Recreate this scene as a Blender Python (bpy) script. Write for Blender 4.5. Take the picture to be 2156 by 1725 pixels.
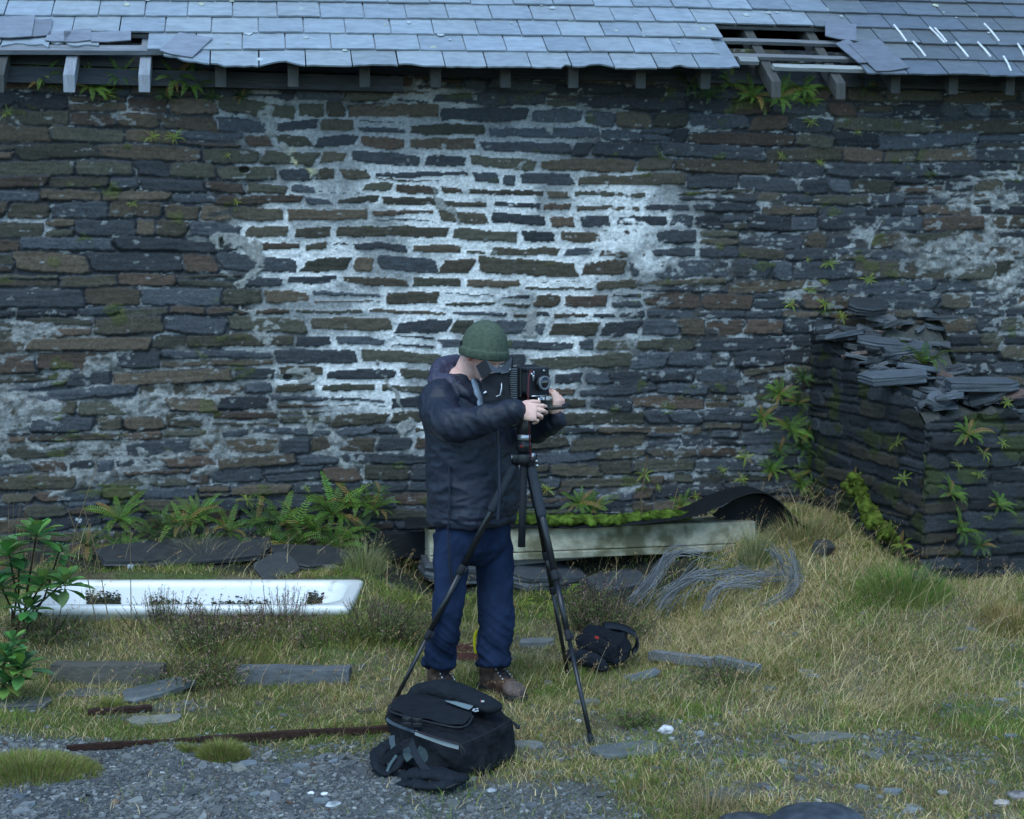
import bpy, bmesh, math, random
import numpy as np
from mathutils import Vector, Matrix, Quaternion
random.seed(7); RNG = np.random.default_rng(7)
for o in list(bpy.data.objects): bpy.data.objects.remove(o)
sc = bpy.context.scene; COL = sc.collection
# ---------------------------------------------------------------- camera
YAW = math.radians(10.0); PITCH = math.radians(4.6); CAMH = 1.81
FPX = 50.0/36.0*2156.0; CX, CY = 1078.0, 862.5
cam = bpy.data.cameras.new('camera'); camo = bpy.data.objects.new('camera', cam); COL.objects.link(camo)
cam.lens = 50; cam.sensor_width = 36; cam.clip_end = 500; cam.clip_start = 0.05
camo.location = (0, 0, CAMH); camo.rotation_euler = (math.pi/2-PITCH, 0, -YAW)
sc.camera = camo
cam.dof.use_dof = True; cam.dof.focus_distance = 6.3; cam.dof.aperture_fstop = 5.0
# ---------------------------------------------------------------- light
w = bpy.data.worlds.new('World'); sc.world = w; w.use_nodes = True
nt = w.node_tree; bg = nt.nodes['Background']; sky = nt.nodes.new('ShaderNodeTexSky'); sky.sky_type = 'NISHITA'
SUN_EL, SUN_AZ = math.radians(58), math.radians(205)
sky.sun_disc = False; sky.sun_elevation = SUN_EL; sky.sun_rotation = SUN_AZ
sky.air_density = 1.0; sky.dust_density = 1.0; sky.ozone_density = 1.0
tint = nt.nodes.new('ShaderNodeMix'); tint.data_type = 'RGBA'; tint.blend_type = 'MULTIPLY'; tint.inputs[0].default_value = 1; tint.inputs[7].default_value = (.76, .99, 1.10, 1)
nt.links.new(sky.outputs[0], tint.inputs[6]); nt.links.new(tint.outputs[2], bg.inputs[0]); bg.inputs[1].default_value = 0.10
sl = bpy.data.lights.new('sun', 'SUN'); sl.energy = 0.5; sl.angle = math.radians(40); sl.color = (0.86, 0.98, 1.0)
so = bpy.data.objects.new('sun', sl); COL.objects.link(so)
sd = Vector((math.sin(SUN_AZ)*math.cos(SUN_EL), math.cos(SUN_AZ)*math.cos(SUN_EL), math.sin(SUN_EL)))
so.rotation_euler = sd.to_track_quat('Z', 'Y').to_euler(); so.location = (0, -2, 8)
sc.view_settings.view_transform = 'Standard'; sc.view_settings.look = 'None'
sc.view_settings.exposure = 1.58; sc.view_settings.gamma = 1.0
# ---------------------------------------------------------------- projection measurement (photo -> place)
FW = Vector((math.sin(YAW), math.cos(YAW), 0)); RT = Vector((math.cos(YAW), -math.sin(YAW), 0)); UP = Vector((0, 0, 1))
AXF = FW*math.cos(PITCH) - UP*math.sin(PITCH); AXU = UP*math.cos(PITCH) + FW*math.sin(PITCH)
O = Vector((0, 0, CAMH))
def ray(px, py): return AXF + RT*((px-CX)/FPX) + AXU*((CY-py)/FPX)
def Q(px, py, d): return O + ray(px, py)*d                     # point at distance d along the view axis
def atY(px, py, Y): r = ray(px, py); return O + r*(Y/r.y)
def atX(px, py, X): r = ray(px, py); return O + r*(X/r.x)
def atZ(px, py, Z): r = ray(px, py); return O + r*((Z-CAMH)/r.z)
def proj(p):
    v = Vector(p)-O; d = v.dot(AXF); return (CX+v.dot(RT)/d*FPX, CY-v.dot(AXU)/d*FPX, d)
# ---------------------------------------------------------------- noise
def _h(ix, iy, iz, s):
    n = (ix.astype(np.int64)*374761393 + iy.astype(np.int64)*668265263 + iz.astype(np.int64)*1274126177 + s*974634777) & 0xffffffff
    n = ((n ^ (n >> 13))*1274126177) & 0xffffffff
    n = ((n ^ (n >> 15))*2246822519) & 0xffffffff
    return ((n ^ (n >> 16)) & 0xffffff)/float(0xffffff)
def vn2(x, y, s=0):
    x = np.asarray(x, float); y = np.asarray(y, float)
    ix = np.floor(x); iy = np.floor(y); fx = x-ix; fy = y-iy
    fx = fx*fx*(3-2*fx); fy = fy*fy*(3-2*fy); z = np.zeros_like(ix)
    a = _h(ix, iy, z, s); b = _h(ix+1, iy, z, s); c = _h(ix, iy+1, z, s); d = _h(ix+1, iy+1, z, s)
    return (a*(1-fx)+b*fx)*(1-fy)+(c*(1-fx)+d*fx)*fy
def vn3(x, y, z, s=0):
    ix = np.floor(x); iy = np.floor(y); iz = np.floor(z); fx = x-ix; fy = y-iy; fz = z-iz
    fx = fx*fx*(3-2*fx); fy = fy*fy*(3-2*fy); fz = fz*fz*(3-2*fz); r = 0
    for dz in (0, 1):
        a = _h(ix, iy, iz+dz, s); b = _h(ix+1, iy, iz+dz, s); c = _h(ix, iy+1, iz+dz, s); d = _h(ix+1, iy+1, iz+dz, s)
        v = (a*(1-fx)+b*fx)*(1-fy)+(c*(1-fx)+d*fx)*fy
        r = r + v*(fz if dz else 1-fz)
    return r
def fb2(x, y, s=0, o=4):
    r = 0; a = 0.5; t = 0
    for k in range(o): r = r+a*vn2(x*2**k, y*2**k, s+k*17); t += a; a *= .5
    return r/t
def fb3(x, y, z, s=0, o=3):
    r = 0; a = 0.5; t = 0
    for k in range(o): r = r+a*vn3(x*2**k, y*2**k, z*2**k, s+k*17); t += a; a *= .5
    return r/t
def ss(x, a, b):
    t = np.clip((np.asarray(x, float)-a)/(b-a), 0, 1); return t*t*(3-2*t)
def mix(a, b, t):
    t = np.asarray(t)[..., None]; return np.asarray(a)*(1-t)+np.asarray(b)*t
def seg_dist(u, v, pts, closed=False):
    d = np.full(u.shape, 1e9); n = len(pts)
    for i in range(n if closed else n-1):
        ax, ay = pts[i]; bx, by = pts[(i+1) % n]; ex, ey = bx-ax, by-ay
        t = np.clip(((u-ax)*ex+(v-ay)*ey)/(ex*ex+ey*ey+1e-12), 0, 1)
        d = np.minimum(d, np.hypot(u-ax-t*ex, v-ay-t*ey))
    return d
def poly_sd(u, v, pts):
    ins = np.zeros(u.shape, bool); n = len(pts)
    for i in range(n):
        ax, ay = pts[i]; bx, by = pts[(i+1) % n]
        c = ((ay > v) != (by > v)) & (u < (bx-ax)*(v-ay)/(by-ay+1e-12)+ax); ins ^= c
    d = seg_dist(u, v, pts, True); return np.where(ins, d, -d)
# ---------------------------------------------------------------- objects
def tag(o, label=None, cat=None, group=None, kind=None):
    if label: o['label'] = label
    if cat: o['category'] = cat
    if group: o['group'] = group
    if kind: o['kind'] = kind
    return o
def thing(name, label, cat, loc=(0, 0, 0), group=None, kind=None):
    o = bpy.data.objects.new(name, None); COL.objects.link(o); o.location = loc; o.empty_display_size = .1
    return tag(o, label, cat, group, kind)
def wpos(o):
    p = Vector(o.location)
    while o.parent: o = o.parent; p += Vector(o.location)
    return p
def np_mesh(name, V, F, col=None, smooth=False, extra=None):
    V = np.asarray(V, np.float32); m = bpy.data.meshes.new(name)
    if isinstance(F, np.ndarray):
        k = F.shape[1]; loops = F.ravel().astype(np.int32); starts = np.arange(len(F), dtype=np.int32)*k; nf = len(F)
    else:
        nf = len(F); ln = np.array([len(f) for f in F], np.int32); loops = np.concatenate([np.asarray(f, np.int32) for f in F]) if nf else np.zeros(0, np.int32)
        starts = np.concatenate([[0], np.cumsum(ln)[:-1]]).astype(np.int32)
    m.vertices.add(len(V)); m.vertices.foreach_set('co', V.ravel())
    m.loops.add(len(loops)); m.loops.foreach_set('vertex_index', loops)
    m.polygons.add(nf); m.polygons.foreach_set('loop_start', starts)
    m.polygons.foreach_set('use_smooth', np.full(nf, bool(smooth)))
    m.update(calc_edges=True)
    if col is not None:
        c = np.asarray(col, np.float32)
        if c.shape[1] == 3: c = np.hstack([c, np.ones((len(c), 1), np.float32)])
        a = m.color_attributes.new('Col', 'FLOAT_COLOR', 'POINT'); a.data.foreach_set('color', c.ravel())
    return m
class MB:
    def __init__(s): s.v = []; s.f = []; s.c = []; s.cur = (1, 1, 1)
    def add(s, vs, fs, col=None):
        b = len(s.v); s.v += [tuple(p) for p in vs]; s.f += [tuple(i+b for i in f) for f in fs]; s.c += [tuple(col or s.cur)]*len(vs); return b
    def box(s, c, ax, ay, az, col=None):
        c = Vector(c); vs = [c+ax*i+ay*j+az*k for i in (-1, 1) for j in (-1, 1) for k in (-1, 1)]
        s.add(vs, [(0, 1, 3, 2), (4, 6, 7, 5), (0, 4, 5, 1), (2, 3, 7, 6), (0, 2, 6, 4), (1, 5, 7, 3)], col)
    def hexa(s, p, col=None):   # p: 4 bottom, 4 top, same order
        s.add(p, [(3, 2, 1, 0), (4, 5, 6, 7), (0, 1, 5, 4), (1, 2, 6, 5), (2, 3, 7, 6), (3, 0, 4, 7)], col)
    def prism(s, pts, off, col=None):
        n = len(pts); vs = [Vector(p) for p in pts]+[Vector(p)+off for p in pts]
        s.add(vs, [tuple(range(n))[::-1], tuple(range(n, 2*n))]+[(i, (i+1) % n, (i+1) % n+n, i+n) for i in range(n)], col)
    def tube(s, pts, rad, n=10, flat=None, col=None, round_ends=True, up=None):
        P = [Vector(p) for p in pts]; m = len(P)
        if not hasattr(rad, '__len__'): rad = [rad]*m
        T = []
        for i in range(m):
            t = (P[min(i+1, m-1)]-P[max(i-1, 0)]); T.append(t.normalized() if t.length > 1e-9 else Vector((0, 0, 1)))
        u = Vector(up) if up is not None else (Vector((0, 0, 1)) if abs(T[0].z) < .9 else Vector((1, 0, 0)))
        rings = []
        for i in range(m):
            uu = Vector(up) if up is not None else u
            uu = (uu - T[i]*uu.dot(T[i])).normalized(); u = uu; v = T[i].cross(uu)
            r = rad[i]; ra, rb = (r if hasattr(r, '__len__') else (r, r))
            if flat: ra *= flat
            rings.append((P[i], uu, v, ra, rb, T[i]))
        if round_ends:
            c0 = rings[0]; c1 = rings[-1]; pre = []; post = []
            for f in (.95, .75, .4):
                q = math.sqrt(1-f*f); pre.append((c0[0]-c0[5]*min(c0[3], c0[4])*f, c0[1], c0[2], c0[3]*q, c0[4]*q, c0[5]))
            for f in (.4, .75, .95):
                q = math.sqrt(1-f*f); post.append((c1[0]+c1[5]*min(c1[3], c1[4])*f, c1[1], c1[2], c1[3]*q, c1[4]*q, c1[5]))
            rings = pre+rings+post
        vs = []
        for (p, a, b, ra, rb, t) in rings:
            for k in range(n):
                th = 2*math.pi*k/n; vs.append(p+a*(ra*math.cos(th))+b*(rb*math.sin(th)))
        fs = [tuple(range(n))[::-1], tuple(range((len(rings)-1)*n, len(rings)*n))]
        for i in range(len(rings)-1):
            for k in range(n): k2 = (k+1) % n; fs.append((i*n+k, i*n+k2, (i+1)*n+k2, (i+1)*n+k))
        s.add(vs, fs, col)
    def loft(s, rings, n=24, col=None, power=2.0):   # rings: (center, vecA, vecB)
        vs = []
        for c, a, b in rings:
            for k in range(n):
                th = 2*math.pi*k/n; cc, sn = math.cos(th), math.sin(th)
                x = math.copysign(abs(cc)**(2/power), cc); y = math.copysign(abs(sn)**(2/power), sn)
                vs.append(Vector(c)+Vector(a)*x+Vector(b)*y)
        m = len(rings); fs = [tuple(range(n))[::-1], tuple(range((m-1)*n, m*n))]
        for i in range(m-1):
            for k in range(n): k2 = (k+1) % n; fs.append((i*n+k, i*n+k2, (i+1)*n+k2, (i+1)*n+k))
        s.add(vs, fs, col)
    def ell(s, c, a, b, d, col=None, n=20, m=12):
        c, a, b, d = map(Vector, (c, a, b, d)); rings = []
        for i in range(m+1):
            ph = math.pi*(i+.02*(i == 0)-.02*(i == m))/m; rings.append((c-d*math.cos(ph), a*math.sin(ph), b*math.sin(ph)))
        s.loft(rings, n, col)
    def hull(s, pts, col=None):
        bm = bmesh.new()
        for p in pts: bm.verts.new(p)
        r = bmesh.ops.convex_hull(bm, input=bm.verts); bm.verts.index_update()
        bmesh.ops.delete(bm, geom=[v for v in bm.verts if not v.link_faces], context='VERTS'); bm.verts.index_update()
        s.add([v.co.copy() for v in bm.verts], [tuple(v.index for v in f.verts) for f in bm.faces], col); bm.free()
    def mesh(s, name, smooth=False): return np_mesh(name, np.array(s.v, float).reshape(-1, 3), s.f, np.array(s.c, float).reshape(-1, 3), smooth)
    def arr(s): return np.array(s.v, float)
def link(name, me, mat, parent=None, base=None, bevel=0):
    """link world-space mesh as one object; origin at base (top-level) or relative to the parent"""
    n = len(me.vertices); co = np.empty(n*3, np.float32); me.vertices.foreach_get('co', co); co = co.reshape(-1, 3)
    o = bpy.data.objects.new(name, me); COL.objects.link(o)
    if parent is None:
        if base is None: base = ((co[:, 0].min()+co[:, 0].max())/2, (co[:, 1].min()+co[:, 1].max())/2, co[:, 2].min())
        org = Vector(base); o.location = org
    else:
        c = Vector(((co[:, 0].min()+co[:, 0].max())/2, (co[:, 1].min()+co[:, 1].max())/2, co[:, 2].min()))
        org = c; o.parent = parent; o.location = c-wpos(parent)
    co -= np.array(org, np.float32); me.vertices.foreach_set('co', co.ravel()); me.update()
    if mat is not None: me.materials.append(mat)
    if bevel:
        b = o.modifiers.new('bevel', 'BEVEL'); b.width = bevel; b.segments = 2; b.limit_method = 'ANGLE'
    return o
def emit(mb, name, mat, parent=None, smooth=False, bevel=0, base=None): return link(name, mb.mesh(name, smooth), mat, parent, base, bevel)
def voxel(mb, vox, smooth=2, fac=.5):
    """union of closed shapes -> one continuous surface (V, F arrays)"""
    me = mb.mesh('tmp'); bm = bmesh.new(); bm.from_mesh(me); bmesh.ops.recalc_face_normals(bm, faces=bm.faces); bm.to_mesh(me); bm.free()
    o = bpy.data.objects.new('tmp', me); COL.objects.link(o)
    r = o.modifiers.new('r', 'REMESH'); r.mode = 'VOXEL'; r.voxel_size = vox
    if smooth: sm = o.modifiers.new('s', 'SMOOTH'); sm.iterations = smooth; sm.factor = fac
    dg = bpy.context.evaluated_depsgraph_get(); dg.update(); ev = o.evaluated_get(dg); m2 = bpy.data.meshes.new_from_object(ev)
    V = np.empty(len(m2.vertices)*3, np.float32); m2.vertices.foreach_get('co', V); V = V.reshape(-1, 3)
    N = np.empty(len(m2.vertices)*3, np.float32); m2.vertex_normals.foreach_get('vector', N); N = N.reshape(-1, 3)
    L = np.empty(len(m2.loops), np.int32); m2.loops.foreach_get('vertex_index', L)
    F = L.reshape(-1, 4) if len(L) == 4*len(m2.polygons) else [tuple(p.vertices) for p in m2.polygons]
    bpy.data.objects.remove(o); bpy.data.meshes.remove(me); bpy.data.meshes.remove(m2)
    return V.astype(float), N.astype(float), F
# ---------------------------------------------------------------- materials
def pmat(name, base=(.5, .5, .5), rough=.8, scale=20, var=.25, bump=.2, bscale=None, attr=False, spec=.3, metal=0, tint=None, stretch=None, bdist=.004, var2=None, trans=0):
    m = bpy.data.materials.new(name); m.use_nodes = True; n = m.node_tree; N = n.nodes; L = n.links
    b = N['Principled BSDF']; b.inputs['Roughness'].default_value = rough; b.inputs['Metallic'].default_value = metal
    b.inputs['Specular IOR Level'].default_value = spec
    tc = N.new('ShaderNodeTexCoord'); mp = N.new('ShaderNodeMapping'); L.new(tc.outputs['Object'], mp.inputs[0])
    if stretch: mp.inputs['Scale'].default_value = stretch
    nz = N.new('ShaderNodeTexNoise'); nz.inputs['Scale'].default_value = scale; nz.inputs['Detail'].default_value = 8; nz.inputs['Roughness'].default_value = .65
    L.new(mp.outputs[0], nz.inputs[0])
    mr = N.new('ShaderNodeMapRange'); mr.inputs['From Min'].default_value = .3; mr.inputs['From Max'].default_value = .7
    mr.inputs['To Min'].default_value = 1-var; mr.inputs['To Max'].default_value = 1+var; L.new(nz.outputs[0], mr.inputs[0])
    mx = N.new('ShaderNodeVectorMath'); mx.operation = 'SCALE'; L.new(mr.outputs[0], mx.inputs['Scale'])
    if attr:
        at = N.new('ShaderNodeAttribute'); at.attribute_name = 'Col'; L.new(at.outputs['Color'], mx.inputs[0])
    else: mx.inputs[0].default_value = base
    out = mx.outputs[0]
    if tint:   # (colour, scale, threshold lo, hi)
        t2 = N.new('ShaderNodeTexNoise'); t2.inputs['Scale'].default_value = tint[1]; t2.inputs['Detail'].default_value = 6; L.new(mp.outputs[0], t2.inputs[0])
        r2 = N.new('ShaderNodeMapRange'); r2.inputs['From Min'].default_value = tint[2]; r2.inputs['From Max'].default_value = tint[3]; L.new(t2.outputs[0], r2.inputs[0])
        mm = N.new('ShaderNodeMix'); mm.data_type = 'RGBA'; L.new(r2.outputs[0], mm.inputs[0]); L.new(out, mm.inputs[6]); mm.inputs[7].default_value = (*tint[0], 1); out = mm.outputs[2]
    L.new(out, b.inputs['Base Color'])
    if bump:
        n2 = N.new('ShaderNodeTexNoise'); n2.inputs['Scale'].default_value = bscale or scale*3; n2.inputs['Detail'].default_value = 6; L.new(mp.outputs[0], n2.inputs[0])
        bp = N.new('ShaderNodeBump'); bp.inputs['Strength'].default_value = bump; bp.inputs['Distance'].default_value = bdist
        L.new(n2.outputs[0], bp.inputs['Height']); L.new(bp.outputs[0], b.inputs['Normal'])
    if trans:
        tr = N.new('ShaderNodeBsdfTranslucent'); L.new(out, tr.inputs[0]); ms = N.new('ShaderNodeMixShader'); ms.inputs[0].default_value = trans
        L.new(b.outputs[0], ms.inputs[1]); L.new(tr.outputs[0], ms.inputs[2]); L.new(ms.outputs[0], N['Material Output'].inputs[0])
    return m
M = {}
M['masonry'] = pmat('masonry', attr=True, rough=.8, scale=55, var=.40, bump=.8, bscale=120, spec=.35, bdist=.006)
M['slate_roof'] = pmat('slate_roof', attr=True, rough=.45, scale=11, var=.24, bump=.3, bscale=45, spec=.7, stretch=(1, 2.5, 2.5))
M['slate'] = pmat('slate', attr=True, rough=.5, scale=14, var=.3, bump=.6, bscale=60, spec=.45, stretch=(1, 1, 3))
M['wood'] = pmat('weathered_wood', attr=True, rough=.85, scale=6, var=.35, bump=.7, bscale=26, spec=.15, stretch=(1, 12, 12))
M['wood_y'] = pmat('weathered_rafter', attr=True, rough=.85, scale=8, var=.3, bump=.6, bscale=30, spec=.15, stretch=(8, 1, 1))
M['ground'] = pmat('ground', attr=True, rough=.9, scale=60, var=.45, bump=.9, bscale=90, spec=.2, bdist=.02)
M['grass'] = pmat('grass', attr=True, rough=.7, scale=3, var=.12, bump=0, spec=.2, trans=.25)
M['leaf'] = pmat('leaf', attr=True, rough=.45, scale=25, var=.2, bump=0, spec=.4, trans=.2)
M['fern'] = pmat('fern_leaf', attr=True, rough=.55, scale=12, var=.25, bump=0, spec=.3, trans=.25)
M['heather'] = pmat('heather', attr=True, rough=.85, scale=8, var=.25, bump=0, spec=.1)
M['moss'] = pmat('moss', attr=True, rough=1, scale=30, var=.4, bump=1, bscale=140, spec=.05, bdist=.01)
M['gravel'] = pmat('gravel', attr=True, rough=.6, scale=30, var=.25, bump=.3, spec=.35)
M['rust'] = pmat('rust', (.036, .018, .013), rough=.85, scale=60, var=.5, bump=.8, spec=.2)
M['enamel'] = pmat('enamel', (.78, .77, .74), rough=.25, scale=5, var=.03, tint=((.42, .38, .27), 9, .60, .74), bump=0, spec=.5)
M['concrete'] = pmat('concrete', (.30, .285, .21), rough=.9, scale=9, var=.45, bump=.6, bscale=80, spec=.2, tint=((.10, .095, .055), 6, .46, .62))
M['rubber'] = pmat('black_rubber', (.006, .007, .008), rough=.7, scale=12, var=.4, bump=.3, spec=.18)
M['wire'] = pmat('grey_strand', attr=True, rough=.6, scale=20, var=.25, bump=0, spec=.3)
M['skin'] = pmat('skin', attr=True, rough=.55, scale=22, var=.08, bump=.15, bscale=160, spec=.35, bdist=.002)
M['skin'].node_tree.nodes['Principled BSDF'].inputs['Subsurface Weight'].default_value = .12
M['skin'].node_tree.nodes['Principled BSDF'].inputs['Subsurface Radius'].default_value = (.01, .004, .002)
M['jacket'] = pmat('jacket_nylon', attr=True, rough=.55, scale=14, var=.10, bump=.35, bscale=38, spec=.35, bdist=.006)
M['denim'] = pmat('denim', attr=True, rough=.9, scale=18, var=.22, bump=.45, bscale=60, spec=.15, bdist=.005)
M['boot'] = pmat('boot_leather', attr=True, rough=.7, scale=25, var=.35, bump=.5, bscale=90, spec=.3)
M['black_cloth'] = pmat('black_nylon', attr=True, rough=.8, scale=14, var=.22, bump=.7, bscale=60, spec=.15, bdist=.006)
M['black'] = pmat('black_metal', (.010, .011, .013), rough=.32, scale=30, var=.2, bump=.05, spec=.5)
M['matte'] = pmat('matte_black', (.014, .016, .02), rough=.75, scale=30, var=.2, bump=.1, spec=.3)
M['foam'] = pmat('grip_foam', (.028, .034, .042), rough=.9, scale=60, var=.2, bump=.3, spec=.2)
M['silver'] = pmat('brushed_metal', (.55, .57, .6), rough=.35, scale=30, var=.1, bump=0, spec=.5, metal=.9)
M['plastic'] = pmat('grey_plastic', (.12, .14, .16), rough=.5, scale=30, var=.1, bump=0, spec=.4)
M['red'] = pmat('red_cable', (.11, .012, .018), rough=.5, scale=30, var=.1, bump=0)
M['redlogo'] = pmat('red_patch', (.35, .03, .02), rough=.6, scale=30, var=.1, bump=0)
M['paint'] = pmat('painted', attr=True, rough=.6, scale=30, var=.1, bump=0)
m = pmat('lens_glass', (.01, .008, .012), rough=.04, scale=5, var=0, bump=0, spec=1.0); M['glass'] = m
m = pmat('knit_wool', (.075, .098, .070), rough=.95, scale=60, var=.25, bump=0, spec=.1); M['knit'] = m
_n = m.node_tree.nodes; _l = m.node_tree.links; _w = _n.new('ShaderNodeTexWave'); _w.inputs['Scale'].default_value = 55; _w.inputs['Distortion'].default_value = 1.5; _w.bands_direction = 'Z'
_b = _n.new('ShaderNodeBump'); _b.inputs['Strength'].default_value = .35; _b.inputs['Distance'].default_value = .003
_tc = [x for x in _n if x.type == 'TEX_COORD'][0]; _l.new(_tc.outputs['Object'], _w.inputs[0]); _l.new(_w.outputs[1], _b.inputs['Height']); _l.new(_b.outputs[0], _n['Principled BSDF'].inputs['Normal'])
# ---------------------------------------------------------------- the ground
WALL_Y = 8.60
def gz(x, y):
    x = np.asarray(x, float); y = np.asarray(y, float)
    h = ss(y, 6.9, 8.3)*(.13+.10*ss(x, .2, 1.6)) + .30*ss(x, 1.7, 3.3)*ss(y, 5.7, 7.0) - .05*ss(x, 1.5, 3)*ss(y, 7.6, 8.4)
    a_, b_ = x*RT.x+y*RT.y, x*FW.x+y*FW.y
    h = h + .185*ss(a_, -.35, -.9)*ss(b_, 6.35, 6.95)*ss(8.6-b_, 0, .5)
    h = h + (fb2(x*1.1+3, y*1.1, 5, 3)-.5)*.09*np.where(np.hypot(x, y) < 14, 1, 3) + (fb2(x*5, y*5, 9, 3)-.5)*.035
    h = h - .24*ss(a_, -2.48, -2.43)*ss(-a_, .86, .91)*ss(b_, 7.14, 7.20)*ss(-b_, -7.70, -7.64)
    return h
_off = float(gz(0.95, 6.4)); _gz0 = gz
def gz(x, y): return _gz0(x, y)-_off*np.exp(-((np.asarray(x, float)-.9)**2+(np.asarray(y, float)-6.2)**2)/1.5)
def gh(x, y): return float(gz(x, y))
def hit(px, py):
    """where the line of sight meets the ground"""
    r = ray(px, py); d = 3.0
    while d < 30:
        p = O+r*d
        if p.z < gh(p.x, p.y): break
        d += .02
    for _ in range(8):
        p = O+r*d; d -= (p.z-gh(p.x, p.y))/r.z*.9 if abs(r.z) > .01 else 0
    return O+r*d
def xc(x, y): return x*RT.x+y*RT.y      # metres to the right of / ahead of the standing point
def zc(x, y): return x*FW.x+y*FW.y
def gravel_mask(x, y):
    a, b = xc(x, y), zc(x, y); nz = (fb2(x*2.2, y*2.2, 31, 4)-.5)
    g = ss(5.52+nz*.4-.12*a-b, -.12, .16)*ss(-.25-a+nz*.7, -.35, .25)
    g = np.maximum(g, ss(5.20+nz*.6-b, -.1, .15)*ss(.35-a+nz, -.2, .3)*.8)
    g = np.maximum(g, np.exp(-(((a-1.25)/.75)**2+((b-5.35)/.28)**2))*.45*ss(nz, -.02, .12))
    g = np.maximum(g, .35*ss(fb2(x*2.4+9, y*4.4, 77, 3), .60, .72)*ss(6.2-b, -.1, .6))
    g = np.maximum(g, .35*ss(fb2(x*2.4+9, y*5, 78, 3), .6, .72)*ss(6.8-b, -.1, .6))
    return np.clip(g, 0, 1)
def dry_mask(x, y):
    a, b = xc(x, y), zc(x, y)
    return np.clip(ss(a, .35, 1.1)*ss(b, 5.9, 6.5)*(1-.75*ss(b+(fb2(x*2, y*2, 53, 3)-.5)*1.2, 7.1, 7.6)*ss(a, 1.3, 1.7))*ss(fb2(x*1.3, y*1.3, 51, 3), .28, .5)+.75*ss(fb2(x*1.7+4, y*1.7, 52, 3), .5, .62), 0, 1)
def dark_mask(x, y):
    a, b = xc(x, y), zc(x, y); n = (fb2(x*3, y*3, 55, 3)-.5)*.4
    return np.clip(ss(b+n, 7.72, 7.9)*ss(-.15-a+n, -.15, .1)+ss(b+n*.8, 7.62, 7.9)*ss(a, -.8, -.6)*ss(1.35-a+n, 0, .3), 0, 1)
xs = np.concatenate([-np.geomspace(140, 3.6, 22), np.arange(-3.5, 6.6, .03), np.geomspace(6.7, 140, 22)])
ys = np.concatenate([-np.geomspace(120, 1, 14), np.arange(0, 4.0, .25), np.arange(4.0, 8.9, .03), np.geomspace(9.0, 160, 18)])
GX, GY = np.meshgrid(xs, ys); GZ = gz(GX, GY)
gm = gravel_mask(GX, GY); dm = dry_mask(GX, GY)
soil = mix((.10, .085, .045), (.075, .095, .03), ss(fb2(GX*3, GY*3, 61, 3), .4, .6))
soil = mix(soil, (.17, .145, .085), dm*.7)
gc = mix((.085, .088, .088), (.13, .13, .125), ss(fb2(GX*9, GY*9, 62, 3), .45, .7))
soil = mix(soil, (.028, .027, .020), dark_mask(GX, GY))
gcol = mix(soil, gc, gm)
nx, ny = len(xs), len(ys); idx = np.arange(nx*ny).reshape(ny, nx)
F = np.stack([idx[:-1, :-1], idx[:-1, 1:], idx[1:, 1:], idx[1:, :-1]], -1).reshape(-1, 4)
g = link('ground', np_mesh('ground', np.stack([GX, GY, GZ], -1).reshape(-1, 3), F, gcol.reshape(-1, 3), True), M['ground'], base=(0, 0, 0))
tag(g, 'uneven slate soil and turf yard in front of the stone building', 'ground', kind='structure')
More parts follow.
